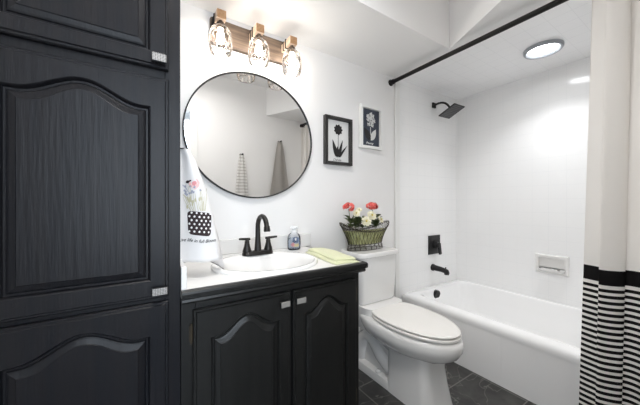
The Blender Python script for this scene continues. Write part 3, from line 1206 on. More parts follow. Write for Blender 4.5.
def petal_pts(cx, cz, ang, ln, wd, n=7, tip=0.0):
    ca, sa = math.cos(ang), math.sin(ang)
    L = []
    for k in range(n + 1):
        t = k / n
        L.append((t * ln, wd * math.sin(PI * t ** (0.8 + tip)) ** 0.9))
    for k in range(n - 1, 0, -1):
        t = k / n
        L.append((t * ln, -wd * math.sin(PI * t ** (0.8 + tip)) ** 0.9))
    return [(cx + a * ca - b * sa, cz + a * sa + b * ca) for a, b in L]


pb = picture('framed_picture', 'black framed picture of a black flower on white, beside the mirror', 1.045, 1.283, 1.397, 1.735, 0.021, M_frame_b, M_paper)
bm = NB()
fx, fz = 1.168, 1.650
for k in range(9):
    cut(bm, petal_pts(fx, fz, 2 * PI * k / 9, 0.040, 0.015), -0.0095 - 0.0004 * (k % 3), 0.0018)
for k in range(6):
    cut(bm, petal_pts(fx, fz, 2 * PI * k / 6 + 0.3, 0.024, 0.010), -0.013 - 0.0004 * (k % 2), 0.0018)
obj('flower_cutout', bm, M_ink, pb)
bm = NB()
cut(bm, [(fx - 0.003, 1.49), (fx + 0.003, 1.49), (fx + 0.002, fz - 0.02), (fx - 0.002, fz - 0.02)], -0.0095)
obj('stem_cutout', bm, M_ink2, pb)
for (ang, ln, wd, bx) in ((107, 0.125, 0.016, 1.152), (73, 0.130, 0.012, 1.168), (50, 0.115, 0.008, 1.172), (118, 0.075, 0.013, 1.156), (90, 0.075, 0.018, 1.160), (45, 0.06, 0.011, 1.170)):
    bm = NB()
    cut(bm, petal_pts(bx, 1.455, math.radians(ang), ln, wd, tip=-0.2), -0.0125 - 0.0006 * (ang % 3), 0.0018)
    obj('leaf_cutout', bm, M_ink, pb)
tb = text_mesh('Dahlia', 0.028, M_ink2, 0.0003, 0.3)
xs = [v.co.x for v in tb.verts]
mid = (max(xs) + min(xs)) / 2
for v in tb.verts:
    v.co = Vector((1.160 + v.co.x - mid, -0.0096 - v.co.z, 1.427 + v.co.y * 0.8))
obj('caption', tb, M_ink2, pb)

pw = picture('framed_picture', 'white framed picture of a pale flower on slate blue, above the toilet', 1.366, 1.594, 1.545, 1.872, 0.020, M_frame_w, M_slate)
bm = NB()
fx, fz = 1.478, 1.775
rnd = random.Random(11)
for k in range(26):
    a, q = rnd.random() * 2 * PI, math.sqrt(rnd.random())
    cx, cz = fx + 0.034 * q * math.cos(a), fz + 0.065 * q * math.sin(a)
    for p in range(4):
        cut(bm, petal_pts(cx, cz, PI / 2 * p + a, 0.017, 0.007, 4), -0.0095 - 0.0016 * k / 4 - 0.0003 * p, 0.001, mi=(k * 3 + p) % 7 // 5)
obj('flower_cutout', bm, [M_pale, mat('mid_grey_cutout', rgb(160, 160, 160), 0.6)], pw)
bm = NB()
cut(bm, [(fx + 0.004, 1.615), (fx + 0.009, 1.615), (fx + 0.006, fz - 0.06), (fx, fz - 0.06)], -0.0095)
obj('stem_cutout', bm, M_pale, pw)
for (ang, ln, wd, mm, bx) in ((62, 0.105, 0.024, M_pale, 1.487), (125, 0.11, 0.026, M_ink, 1.480)):
    bm = NB()
    cut(bm, petal_pts(bx, 1.612, math.radians(ang), ln, wd), -0.011, 0.0015)
    obj('leaf_cutout', bm, mm, pw)
tb = text_mesh('Peony', 0.030, M_pale, 0.0003, 0.3)
xs = [v.co.x for v in tb.verts]
mid = (max(xs) + min(xs)) / 2
for v in tb.verts:
    v.co = Vector((1.476 + v.co.x - mid, -0.0096 - v.co.z, 1.583 + v.co.y * 0.8))
obj('caption', tb, M_pale, pw)

# ------------------------------------------------------------------ toilet
TX = 1.352
toi = thing('toilet', 'white elongated toilet with closed lid between the vanity and the bathtub', 'toilet', (TX, -0.40, 0))


def egg(cx, a, yf, yb, z, n=44, yw=None, pb=2.4):
    """closed outline: elongated front (towards -y), blunter back"""
    yw = yw if yw is not None else yb + (yf - yb) * 0.42
    L = []
    for k in range(n):
        t = 2 * PI * k / n
        s, c = math.sin(t), math.cos(t)
        if s < 0:
            x = a * math.copysign(abs(c) ** (2 / 2.05), c)
            y = yw + (yf - yw) * abs(s) ** (2 / 2.05)
        else:
            x = a * math.copysign(abs(c) ** (2 / pb), c)
            y = yw + (yb - yw) * abs(s) ** (2 / pb)
        L.append((cx + x, y, z))
    return L


bm = NB()
# rim bowl from its underside up
loft(bm, [egg(TX, 0.085, -0.660, -0.30, 0.215), egg(TX, 0.104, -0.666, -0.26, 0.246), egg(TX, 0.128, -0.700, -0.23, 0.268), egg(TX, 0.156, -0.744, -0.20, 0.290), egg(TX, 0.180, -0.778, -0.16, 0.315),
          egg(TX, 0.194, -0.798, -0.14, 0.350), egg(TX, 0.195, -0.802, -0.12, 0.382), egg(TX, 0.189, -0.793, -0.10, 0.400), egg(TX, 0.176, -0.776, -0.09, 0.4075)])
# rear deck under the tank
loft(bm, [[(x, y, z) for x, y in rrect(TX, -0.165, hx, 0.150, 0.05)] for hx, z in ((0.10, 0.27), (0.135, 0.33), (0.165, 0.385), (0.165, 0.452))])
# front pedestal column
loft(bm, [[(x, y, z) for x, y in rrect(TX, yc, hx, hy, r)] for hx, yc, hy, r, z in
          ((0.124, -0.546, 0.164, 0.06, 0.0), (0.121, -0.544, 0.159, 0.06, 0.03), (0.113, -0.534, 0.148, 0.055, 0.12), (0.109, -0.528, 0.142, 0.055, 0.20), (0.112, -0.528, 0.144, 0.055, 0.26), (0.114, -0.528, 0.147, 0.055, 0.30))])
# recessed rear pedestal and foot
loft(bm, [[(x, y, z) for x, y in rrect(TX, -0.27, hx, 0.17, 0.03)] for hx, z in ((0.122, 0.0), (0.122, 0.018), (0.112, 0.045), (0.075, 0.055), (0.068, 0.20), (0.085, 0.33))])
# trapway bulge on both sides
for s in (-1, 1):
    pts = [(TX + s * 0.060, -0.44, 0.10), (TX + s * 0.066, -0.39, 0.105), (TX + s * 0.068, -0.32, 0.15), (TX + s * 0.068, -0.26, 0.215), (TX + s * 0.066, -0.20, 0.24), (TX + s * 0.064, -0.15, 0.20), (TX + s * 0.060, -0.13, 0.12), (TX + s * 0.058, -0.13, 0.04)]
    tube(bm, pts, [0.03, 0.040, 0.044, 0.044, 0.044, 0.044, 0.044, 0.044], 14)
obj('bowl', bm, M_porc, toi, smooth=True, angle=50)
for s in (-1, 1):
    bm = NB()
    lathe(bm, [(0.017, 0.044), (0.017, 0.054), (0.013, 0.062), (0.004, 0.065)], TX + s * 0.094, -0.315, 16)
    obj('bolt_cap', bm, M_porc, toi, smooth=True)
bm = NB()
loft(bm, [egg(TX, 0.166, -0.768, -0.250, 0.408), egg(TX, 0.169, -0.772, -0.250, 0.412), egg(TX, 0.182, -0.788, -0.240, 0.4155), egg(TX, 0.182, -0.788, -0.240, 0.424), egg(TX, 0.177, -0.783, -0.245, 0.429)])
obj('seat', bm, M_seat, toi, smooth=True, angle=40)
bm = NB()
loft(bm, [egg(TX, 0.164, -0.764, -0.250, 0.428), egg(TX, 0.166, -0.768, -0.248, 0.433), egg(TX, 0.179, -0.784, -0.236, 0.4355), egg(TX, 0.180, -0.785, -0.236, 0.441), egg(TX, 0.176, -0.780, -0.238, 0.446), egg(TX, 0.165, -0.765, -0.245, 0.449), egg(TX, 0.08, -0.62, -0.32, 0.4515)])
obj('lid', bm, M_seat, toi, smooth=True, angle=50)
for s in (-1, 1):
    bm = NB()
    box(bm, TX + s * 0.075 - 0.022, TX + s * 0.075 + 0.022, -0.250, -0.222, 0.408, 0.444, 0.006, 3)
    obj('lid_hinge', bm, M_seat, toi, smooth=True, angle=40)
bm = NB()
loft(bm, [[(x, y, z) for x, y in rrect(TX, -0.135, hx, hy, 0.035)] for hx, hy, z in
          ((0.158, 0.095, 0.455), (0.166, 0.100, 0.470), (0.178, 0.108, 0.763))])
obj('tank', bm, M_porc, toi, smooth=True, angle=45)
bm = NB()
loft(bm, [[(x, y, z) for x, y in rrect(TX, -0.137, hx, hy, 0.035)] for hx, hy, z in
          ((0.181, 0.112, 0.763), (0.187, 0.120, 0.767), (0.188, 0.121, 0.790), (0.184, 0.117, 0.797))])
obj('tank_lid', bm, M_porc, toi, smooth=True, angle=45)

# ------------------------------------------------------------------ flower basket
KX, KY, KZ = 1.330, -0.118, 0.798
bk = thing('wire_basket', 'oval dark wire basket with an olive liner standing on the toilet tank', 'basket', (KX, KY, KZ))


def rim_z(a):
    return KZ + 0.135 + 0.055 * abs(math.cos(a)) ** 3


def bpt(a, t, k=1.0):
    """point on the basket side: angle a, t=0 at the base, 1 at the rim"""
    ax = 0.150 + 0.068 * t ** 1.3
    ay = 0.058 + 0.030 * t ** 1.3
    z0 = KZ + 0.042
    return Vector((KX + ax * k * math.cos(a), KY + ay * k * math.sin(a), z0 + (rim_z(a) - z0) * t))


bm = NB()
tube(bm, [bpt(2 * PI * k / 72, 1.0) for k in range(72)], 0.0032, 6, closed=True)
tube(bm, [bpt(2 * PI * k / 72, 0.93) for k in range(72)], 0.0018, 5, closed=True)
tube(bm, [bpt(2 * PI * k / 60, 0.0) for k in range(60)], 0.0028, 6, closed=True)
for k in range(36):
    for s in (-1, 1):
        tube(bm, [bpt(2 * PI * (k + s * 0.9 * t) / 36 + 0, t) for t in (0, .25, .5, .75, 1.0)], 0.0016, 4, cap=False)
    a = 2 * PI * (k + .5) / 36          # crown loops on the rim
    p, q = bpt(2 * PI * k / 36, 1.0), bpt(2 * PI * (k + 1) / 36, 1.0)
    m_ = (p + q) / 2 + Vector((0.006 * math.cos(a), 0.006 * math.sin(a), 0.010))
    tube(bm, [p, p.lerp(m_, .7) + Vector((0, 0, .002)), m_, q.lerp(m_, .7) + Vector((0, 0, .002)), q], 0.0014, 4, cap=False)
obj('wire_cage', bm, M_wire, bk)
bm = NB()
tube(bm, [Vector((KX + 0.158 * math.cos(2 * PI * k / 60), KY + 0.064 * math.sin(2 * PI * k / 60), KZ + 0.004)) for k in range(60)], 0.0022, 5, closed=True)
for k in range(20):
    a = 2 * PI * k / 20
    b = 2 * PI * (k + .5) / 20
    c = 2 * PI * (k + 1) / 20
    f = lambda q, t, z: Vector((KX + (0.150 + 0.008 * t) * math.cos(q), KY + (0.058 + .006 * t) * math.sin(q), KZ + z))
    tube(bm, [f(a, 1, 0.003), f(a, 0.5, 0.022), f(a, 0, 0.042)], 0.0014, 4, cap=False)
    tube(bm, [f(a, 1, 0.005), f(a * .7 + b * .3, .6, 0.026), f(b, .5, 0.034), f(c * .7 + b * .3, .6, 0.026), f(c, 1, 0.005)], 0.0013, 4, cap=False)
obj('base_ring', bm, M_wire, bk)
bm = NB()
loft(bm, [[bpt(2 * PI * k / 48, t, 0.955) - Vector((0, 0, 0 if t < .9 else abs(math.cos(2 * PI * k / 48)) ** 3 * 0.035)) for k in range(48)] for t in (0.03, 0.3, 0.6, 0.90)])
obj('liner', bm, M_moss, bk, smooth=True, angle=60)


def leaf_into(bm, base, direc, ln, wd, droop=0.3, lobes=0):
    d = Vector(direc).normalized()
    side = d.cross(Vector((0, 0, 1)))
    if side.length < 1e-3:
        side = Vector((1, 0, 0))
    side.normalize()
    up = side.cross(d)
    rows = []
    n = 6
    for k in range(n + 1):
        t = k / n
        c = Vector(base) + d * ln * t - Vector((0, 0, droop * ln * t * t))
        ww = wd * math.sin(PI * min(0.97, t * 0.93 + 0.05)) ** 0.8
        if lobes:
            ww *= 1 + 0.18 * math.cos(t * PI * 2 * lobes)
        rows.append([c + side * ww + up * ww * 0.25, c, c - side * ww + up * ww * 0.25])
    V = [[bm.verts.new(p) for p in r] for r in rows]
    for a, b in zip(V, V[1:]):
        for i in range(2):
            bm.faces.new((a[i], a[i + 1], b[i + 1], b[i]))


def geranium(label, hx, hy, hz, sx, sy, seed):
    rnd = random.Random(seed)
    z0 = KZ + 0.142
    t = thing('geranium', label, 'flower', (sx, sy, z0), 'coral red geraniums')
    bm = NB()
    tube(bm, [(sx, sy, z0), (sx * .7 + hx * .3, sy * .7 + hy * .3, z0 + (hz - z0) * .45), (hx, hy, hz - 0.012)], 0.0022, 6)
    obj('stem', bm, M_stem, t)
    bm = NB()
    for k in range(32):
        a = rnd.random() * 2 * PI
        e = math.asin(rnd.random() * 1.6 - 0.6)
        n = Vector((math.cos(a) * math.cos(e), math.sin(a) * math.cos(e), math.sin(e)))
        jr = 0.75 + 0.4 * rnd.random()
        c = Vector((hx, hy, hz)) + Vector((n.x * 0.041, n.y * 0.034, n.z * 0.027)) * jr
        u = n.orthogonal().normalized()
        v = n.cross(u)
        ph = rnd.random() * 6
        for p in range(5):
            q = ph + 2 * PI * p / 5
            dd = u * math.cos(q) + v * math.sin(q)
            ss = n.cross(dd)
            o0 = c
            L = 0.0145
            vs = [o0, o0 + dd * L * .6 + ss * L * .42 + n * .002, o0 + dd * L + ss * L * .2, o0 + dd * L - ss * L * .2, o0 + dd * L * .6 - ss * L * .42 + n * .002]
            bm.faces.new([bm.verts.new(x) for x in vs])
    obj('bloom', bm, M_red, t, normals=False)
    for k in range(7):
        a = seed + 2 * PI * k / 7
        bm = NB()
        leaf_into(bm, (sx + 0.008 * math.cos(a), sy + 0.006 * math.sin(a), z0 + 0.022 + 0.024 * (k % 3)), (math.cos(a), 0.55 * math.sin(a), 0.45 + 0.35 * (k % 3)), 0.082, 0.028, 0.35, 2)
        bmesh.ops.solidify(bm, geom=bm.faces[:], thickness=0.0008)
        obj('leaf', bm, M_leaf, t, smooth=True)
    return t


geranium('coral red geranium at the left end of the wire basket', 1.168, -0.128, 1.098, 1.195, -0.118, 1)
geranium('coral red geranium at the right end of the wire basket', 1.392, -0.118, 1.104, 1.428, -0.112, 2)


def cream_flower(label, hx, hy, hz, sx, sy, tilt, r, seed):
    rnd = random.Random(seed)
    z0 = KZ + 0.140
    t = thing('cream_flower', label, 'flower', (sx, sy, z0), 'cream flowers in the wire basket')
    bm = NB()
    tube(bm, [(sx, sy, z0), ((sx + hx) / 2, (sy + hy) / 2 + .005, (z0 + hz) / 2), (hx, hy + 0.008, hz - 0.004)], 0.0018, 6)
    obj('stem', bm, M_stem, t)
    n = Vector(tilt).normalized()
    u = n.orthogonal().normalized()
    v = n.cross(u)
    c = Vector((hx, hy, hz))
    bm = NB()
    for ring, (cnt, L, lift) in enumerate(((8, r, 0.10), (7, r * .75, 0.35), (5, r * .5, 0.7))):
        for p in range(cnt):
            q = 2 * PI * p / cnt + ring * .4 + rnd.random() * .2
            dd = u * math.cos(q) + v * math.sin(q)
            ss = n.cross(dd)
            pts = [c, c + dd * L * .5 + ss * L * .36 + n * L * lift * .4, c + dd * L * .95 + ss * L * .25 + n * L * lift, c + dd * L + n * L * lift * 1.1,
                   c + dd * L * .95 - ss * L * .25 + n * L * lift, c + dd * L * .5 - ss * L * .36 + n * L * lift * .4]
            bm.faces.new([bm.verts.new(x) for x in pts])
    obj('petals', bm, M_cream, t, normals=False)
    bm = NB()
    bmesh.ops.create_icosphere(bm, subdivisions=1, radius=r * .22, matrix=Matrix.Translation(c + n * r * .3))
    obj('flower_centre', bm, M_yel, t, smooth=True)
    for k in range(6):
        a = seed * 1.3 + 2 * PI * k / 6
        bm = NB()
        leaf_into(bm, (sx, sy, z0 + 0.016 + 0.016 * (k % 3)), (math.cos(a), 0.6 * math.sin(a), 0.35 + .35 * (k % 3)), 0.085, 0.024, 0.3)
        bmesh.ops.solidify(bm, geom=bm.faces[:], thickness=0.0008)
        obj('leaf', bm, M_leaf, t, smooth=True)


cream_flower('low front cream flower in the middle of the wire basket', 1.285, -0.175, 1.000, 1.285, -0.130, (-.45, -.85, .35), 0.036, 1)
cream_flower('large cream flower right of the middle, below the right geranium', 1.350, -0.160, 1.038, 1.335, -0.125, (-.2, -.85, .5), 0.036, 2)
cream_flower('cream flower beside the left geranium', 1.218, -0.150, 1.056, 1.235, -0.125, (-.5, -.75, .5), 0.026, 3)
cream_flower('topmost small cream flower between the two geraniums', 1.276, -0.112, 1.078, 1.270, -0.105, (-.3, -.6, .8), 0.022, 4)
cream_flower('small cream flower under the right end of the basket foliage', 1.450, -0.150, 1.005, 1.430, -0.118, (.1, -.8, .55), 0.026, 5)

# ------------------------------------------------------------------ bathtub
TX0, TX1 = 1.838, XR - 0.002
TYF, TYB = YF + 0.003, -0.010
tub = thing('bathtub', 'white enamel bathtub with plain apron inside the tiled alcove', 'bathtub', ((TX0 + TX1) / 2, (TYF + TYB) / 2, 0))
bm = NB()
cx, cy = (TX0 + TX1) / 2, (TYF + TYB) / 2
hx, hy = (TX1 - TX0) / 2, (TYB - TYF) / 2


def tl(e, z, r, shx=0.0, shy=0.0, ex=0.0, ey=0.0):
    return [(x, y, z) for x, y in rrect(cx + shx, cy + shy, hx - e - ex, hy - e - ey, r, 8)]


loft(bm, [tl(0.006, 0.0, 0.01), tl(0.006, 0.295, 0.01), tl(0.001, 0.312, 0.012), tl(0.0, 0.330, 0.012), tl(0.003, 0.343, 0.014), tl(0.011, 0.354, 0.02), tl(0.024, 0.363, 0.03),
          tl(0.050, 0.370, 0.09, 0.012, 0, 0, .03), tl(0.062, 0.366, 0.10, 0.012, 0, 0, .03), tl(0.072, 0.350, 0.11, 0.012, 0, 0, .03), tl(0.085, 0.26, 0.12, 0.012, 0, 0, .04),
          tl(0.105, 0.13, 0.13, 0.012, 0, 0, .06), tl(0.135, 0.085, 0.14, 0.012, 0, 0, .08), tl(0.20, 0.070, 0.14, 0.012, 0, 0, .1)], True, True)
box(bm, TX0 + 0.0050, TX0 + 0.02, -0.775, -0.012, 0.002, 0.312, 0.004)
o = obj('tub_shell', bm, M_tub, tub, smooth=True, angle=45)
o.modifiers.new('even_shading', 'WEIGHTED_NORMAL').keep_sharp = True
bm = NB()
ox, oz = 2.165, 0.318
yb = -0.118
loft(bm, [[(ox + r * math.cos(2 * PI * k / 24), yb + y - 0.17 * r * math.sin(2 * PI * k / 24), oz + r * math.sin(2 * PI * k / 24)) for k in range(24)] for r, y in
          ((0.041, 0.022), (0.041, -0.008), (0.037, -0.013), (0.010, -0.013))])
o = obj('overflow_plate', bm, M_iron, tub, smooth=True, angle=40)
o['label'] = 'round black overflow plate'
bm = NB()
lathe(bm, [(0.035, 0.0702), (0.035, 0.074), (0.02, 0.076)], 2.27, -0.34, 20)
obj('drain', bm, M_iron, tub, smooth=True)

# ------------------------------------------------------------------ tub spout, valve, shower head
YW = -0.006
sp = thing('tub_spout', 'black tub spout on the tiled wall below the square valve', 'spout', (2.274, YW, 0.525))
bm = NB()
sec = [(0.0, 0.523, 0.031, 0.031), (-0.012, 0.523, 0.031, 0.031), (-0.018, 0.524, 0.026, 0.026), (-0.09, 0.521, 0.024, 0.023), (-0.135, 0.514, 0.024, 0.022), (-0.150, 0.508, 0.022, 0.024), (-0.158, 0.500, 0.016, 0.018)]
loft(bm, [[(2.274 + a * math.cos(2 * PI * k / 20), YW + y, z + b * math.sin(2 * PI * k / 20)) for k in range(20)] for y, z, a, b in sec])
lathe(bm, [(0.018, 0.484), (0.019, 0.505)], 2.274, YW - 0.138, 16)
obj('body', bm, M_iron, sp, smooth=True, angle=45)
bm = NB()
tube(bm, [(2.274, YW - 0.132, 0.530), (2.274, YW - 0.132, 0.549)], [0.004, 0.006], 10)
obj('diverter_knob', bm, M_iron, sp, smooth=True, angle=45)

VX, VZ = 2.292, 0.735
va = thing('shower_valve', 'square black shower valve plate with a lever on the tiled wall above the spout', 'valve', (VX, YW, VZ))
bm = NB()
box(bm, VX - 0.088, VX + 0.088, YW - 0.010, YW, VZ - 0.088, VZ + 0.088, 0.004)
obj('valve_plate', bm, M_iron, va)
bm = NB()
disc_y(bm, VX, VZ, [(0.036, YW - 0.010), (0.034, YW - 0.035), (0.026, YW - 0.040), (0.024, YW - 0.056), (0.018, YW - 0.060)], 24)
L = [(VX - 0.016, VZ + 0.020), (VX + 0.016, VZ + 0.020), (VX + 0.034, VZ - 0.082), (VX + 0.010, VZ - 0.088)]
loft(bm, [[(x, YW - 0.046, z) for x, z in L], [(x, YW - 0.062, z) for x, z in L]])
obj('lever', bm, M_iron, va, smooth=True, angle=40)

HXs, HZs = 2.286, 2.040
sh = thing('showerhead', 'square black rain shower head on a bent arm high on the tiled wall', 'shower head', (HXs, YW, HZs))
bm = NB()
box(bm, HXs - 0.024, HXs + 0.024, YW - 0.014, YW, HZs - 0.024, HZs + 0.024, 0.003)
obj('wall_flange', bm, M_iron, sh)
hc = Vector((2.335, -0.158, 1.952))
tilt = math.radians(24)
nrm = Vector((0.03, -math.sin(tilt), -math.cos(tilt))).normalized()
jt = hc - nrm * 0.028
bm = NB()
a0 = Vector((HXs, YW - 0.012, HZs))
a1 = Vector((HXs + 0.014, YW - 0.075, HZs + 0.006))
a2 = Vector((HXs + 0.030, YW - 0.110, HZs + 0.000))
pts = []
ctrl = [a0, a1, a2, jt]
for k in range(13):
    t = k / 12
    pts.append(a0 * (1 - t) ** 3 + (a0 + Vector((0.02, -0.085, 0.03))) * 3 * t * (1 - t) ** 2 + (jt - nrm * 0.055) * 3 * t * t * (1 - t) + jt * t ** 3)
tube(bm, pts, 0.0095, 12)
obj('shower_arm', bm, M_iron, sh, smooth=True, angle=60)
bm = NB()
e1 = Vector((1, 0, 0)) - nrm * nrm.x
e1.normalize()
e2 = nrm.cross(e1)


def pl(hw, off):
    return [hc + e1 * a * hw + e2 * b * hw + nrm * off for a, b in ((-1, -1), (1, -1), (1, 1), (-1, 1))]


loft(bm, [pl(0.025, -0.026), pl(0.028, -0.016), pl(0.078, -0.009), pl(0.083, -0.006), pl(0.083, 0.002)], True, True)
hd = obj('head', bm, M_iron, sh)
bm = NB()
loft(bm, [pl(0.076, 0.0022), pl(0.076, 0.0032)])
for i in range(8):
    for j in range(8):
        c = hc + e1 * (-0.063 + 0.018 * i) + e2 * (-0.063 + 0.018 * j) + nrm * 0.0030
        loft(bm, [[c + (e1 * math.cos(q) + e2 * math.sin(q)) * 0.0035 for q in (0, PI / 3, 2 * PI / 3, PI, 4 * PI / 3, 5 * PI / 3)],
                  [c + (e1 * math.cos(q) + e2 * math.sin(q)) * 0.0025 + nrm * 0.003 for q in (0, PI / 3, 2 * PI / 3, PI, 4 * PI / 3, 5 * PI / 3)]], mi=1)
o = obj('nozzle_face', bm, [M_gunm, M_iron], hd)
o['label'] = 'dark grey nozzle face'

# ------------------------------------------------------------------ soap dish on the long wall
sd = thing('soap_dish', 'white ceramic soap dish set on the tiled wall over the tub', 'soap dish', (XR, -0.775, 0.64))
bm = NB()
dy0, dy1, dz0, dz1 = -0.880, -0.675, 0.575, 0.722
xw = XR
o_ = [(dy0, dz0), (dy1, dz0), (dy1, dz1), (dy0, dz1)]
i_ = [(dy0 + 0.022, dz0 + 0.022), (dy1 - 0.022, dz0 + 0.022), (dy1 - 0.022, dz1 - 0.026), (dy0 + 0.022, dz1 - 0.026)]
loft(bm, [[(xw, y, z) for y, z in o_], [(xw - 0.014, y, z) for y, z in o_], [(xw - 0.019, y + (0.006 if y < -0.78 else -0.006), z + (0.006 if z < 0.65 else -0.006)) for y, z in o_],
          [(xw - 0.017, y, z) for y, z in i_], [(xw - 0.002, y, z) for y, z in i_]], True, True)
obj('back_plate', bm, M_porc, sd, smooth=True, angle=35)
bm = NB()
yc = (dy0 + dy1) / 2
Lr = []
for (off, z) in ((0.045, 0.590), (0.062, 0.606), (0.066, 0.620), (0.060, 0.622), (0.052, 0.612), (0.030, 0.608)):
    row = []
    for k in range(21):
        a = PI * k / 20
        row.append((xw - 0.004 - off * math.sin(a) ** 0.6 * 1.0, yc + (0.088 * off / 0.066 if off > .05 else 0.088 * .8) * math.cos(a), z))
    Lr.append(row)
loft(bm, Lr, True, True, closed=True)
obj('tray', bm, M_porc, sd, smooth=True, angle=50)
for k in range(5):
    bm = NB()
    y = yc - 0.054 + 0.027 * k
    box(bm, xw - 0.0615, xw - 0.052, y - 0.009, y + 0.009, 0.6150, 0.6228, 0.001)
    o = obj('drain_slot', bm, M_ink2, sd)
    o['label'] = 'dark drain slot in the tray lip'
for k in range(5):
    bm = NB()
    y = yc - 0.052 + 0.026 * k
    box(bm, xw - 0.058, xw - 0.012, y - 0.007, y + 0.007, 0.6105, 0.6195, 0.002)
    obj('drain_rib', bm, M_porc, sd)

# ------------------------------------------------------------------ shower rod, rings, curtain
RX, RZ = 1.715, 2.119
rod = thing('shower_rod', 'black shower curtain rod running below the ceiling along the tub', 'curtain rod', (RX, -0.77, RZ))
bm = NB()
tube(bm, [(RX, -0.012, RZ), (RX, YF + 0.012, RZ)], 0.0155, 16)
obj('pole', bm, M_rodm, rod, smooth=True, angle=50)
for y0, s in ((-0.001, -1), (YF + 0.001, 1)):
    bm = NB()
    disc_y(bm, RX, RZ, [(0.026, y0), (0.026, y0 + s * 0.006), (0.022, y0 + s * 0.012), (0.020, y0 + s * 0.020), (0.020, y0 + s * 0.036), (0.016, y0 + s * 0.038)], 24)
    obj('end_flange', bm, M_rodm, rod, smooth=True, angle=40)
CYA, CYB = -1.208, -1.515
NR = 9
bm = NB()
tube(bm, [(RX + 0.021 * math.cos(2 * PI * k / 20), 0, RZ - 0.007 + 0.024 * math.sin(2 * PI * k / 20)) for k in range(20)], 0.0018, 6, closed=True)
ring = obj('curtain_ring', bm, M_rodm, None, True)
ring.location = (0, CYA - 0.008, 0)
tag(ring, 'small black ring carrying the striped shower curtain on the rod', 'curtain ring', 'curtain rings on the rod')
for k in range(1, NR):
    r = ring.copy()
    C.objects.link(r)
    r.location = (0, CYA - 0.008 + (CYB - CYA + 0.016) * k / (NR - 1), 0)

cu = thing('shower_curtain', 'off-white shower curtain with black band and thin black stripes gathered at the tub end', 'curtain', (RX, -1.35, 0.09))
bm = NB()
uvl = bm.loops.layers.uv.new('UVMap')
NU, NV = 220, 56
ZT, ZB = RZ - 0.03, 0.09


def cpt(u, v):
    """u along the gathered cloth, v from hem 0 to top 1"""
    low = 1 - v
    ya = CYA + 0.045 * low
    y = ya + (CYB - ya) * u
    ph = u * 2 * PI * 2.6
    amp = 0.034 - 0.004 * low
    x = RX + 0.004 + amp * math.sin(ph + 0.9 + 0.25 * math.sin(3 * v)) + 0.006 * math.sin(2.3 * ph + 1.0 + 1.6 * low) * (0.4 + low)
    y += 0.016 * math.sin(2 * ph + 0.6)
    return (x - 0.012 * low, y, ZB + (ZT - ZB) * v + 0.004 * math.sin(ph * 1.0) * low)


V = [[bm.verts.new(cpt(i / NU, j / NV)) for i in range(NU + 1)] for j in range(NV + 1)]
for j in range(NV):
    for i in range(NU):
        f = bm.faces.new((V[j][i], V[j][i + 1], V[j + 1][i + 1], V[j + 1][i]))
        for lp, (a, b) in zip(f.loops, ((i, j), (i + 1, j), (i + 1, j + 1), (i, j + 1))):
            lp[uvl].uv = (a / NU, ZB + (ZT - ZB) * b / NV)
obj('cloth', bm, M_curtain, cu, smooth=True)

# ------------------------------------------------------------------ shower ceiling light
LXc, LYc = 2.262, -0.850
cl = thing('shower_light', 'round recessed ceiling light lit above the bathtub', 'light', (LXc, LYc, ZC))
bm = NB()
loft(bm, [[(LXc + r * math.cos(2 * PI * k / 48), LYc + r * math.sin(2 * PI * k / 48), z) for k in range(48)] for r, z in
          ((0.108, ZC - 0.0005), (0.108, ZC - 0.014), (0.102, ZC - 0.022), (0.092, ZC - 0.022), (0.082, ZC - 0.012), (0.081, ZC - 0.002))], True, False)
obj('trim_ring', bm, mat('satin_ring', rgb(160, 164, 170), 0.35, metal=0.5), cl, smooth=True, angle=40)
bm = NB()
lathe(bm, [(0.081, ZC - 0.003), (0.078, ZC - 0.005), (0.064, ZC - 0.007), (0.03, ZC - 0.009), (0.002, ZC - 0.0095)], LXc, LYc, 40)
obj('lens', bm, M_dome, cl, smooth=True)
dd = bpy.data.lights.new('downlight', 'AREA')      # the lamp's own beam, thrown down by its lens
dd.shape = 'DISK'
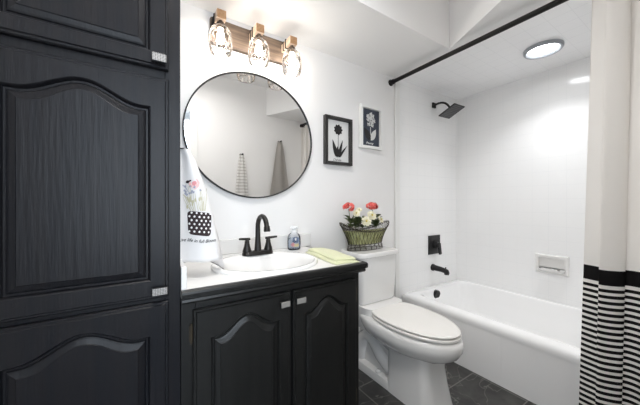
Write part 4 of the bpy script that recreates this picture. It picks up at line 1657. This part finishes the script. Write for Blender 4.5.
dd.size = 0.15
dd.energy = DOWN
dd.color = (0.97, 0.985, 1.0)
dd.spread = math.radians(115)
dl_ = bpy.data.objects.new('downlight', dd)
C.objects.link(dl_)
dl_.location = (LXc, LYc, ZC - 0.011)


# ------------------------------------------------------------------ towels on the front wall, seen in the mirror
def hung_towel(name, label, hx, hz, zb, wt, wb, m, folds, seed):
    t = thing(name, label, 'towel', (hx, YF, hz))
    bm = NB()
    nU, nV = 36, 30
    y0 = YF + 0.034
    top = []
    V = []
    for j in range(nV + 1):
        v = j / nV
        wd = wt + (wb - wt) * v ** 0.85
        r = []
        for i in range(nU + 1):
            u = i / nU * 2 - 1
            r.append(bm.verts.new((hx + u * wd / 2 * (1 + 0.03 * math.sin(9 * v + seed)), y0 + (0.006 + 0.012 * v) * math.sin(folds * u * PI + seed) + 0.012 * (1 - u * u) * (1 - .4 * v),
                                   hz + 0.010 - 0.012 * u * u - (hz - zb) * v - 0.01 * math.cos(folds * u * 2) * v)))
        V.append(r)
    for a, b in zip(V, V[1:]):
        for i in range(nU):
            bm.faces.new((a[i], a[i + 1], b[i + 1], b[i]))
    bmesh.ops.solidify(bm, geom=bm.faces[:], thickness=0.008)
    obj('cloth', bm, m, t, smooth=True)
    bm = NB()
    z = hz + 0.004
    disc_y(bm, hx, z, [(0.016, YF), (0.016, YF + 0.005), (0.007, YF + 0.008), (0.007, YF + 0.062), (0.010, YF + 0.066), (0.010, YF + 0.072)], 16)
    h = obj('wall_hook', bm, M_iron, None, True)
    return t, h


t, h = hung_towel('bath_towel', 'white ribbed towel hanging on the wall, reflected in the mirror', 0.928, 1.665, 0.75, 0.05, 0.24, M_rib, 2.0, 0.4)
tag(h, 'small black hook holding the white ribbed towel seen in the mirror', 'hook')
t, h = hung_towel('bath_towel', 'grey towel hanging on the wall, reflected right of the ribbed towel in the mirror', 1.395, 1.865, 0.85, 0.06, 0.36, M_grayt, 1.6, 1.4)
tag(h, 'small black hook holding the grey towel seen in the mirror', 'hook')
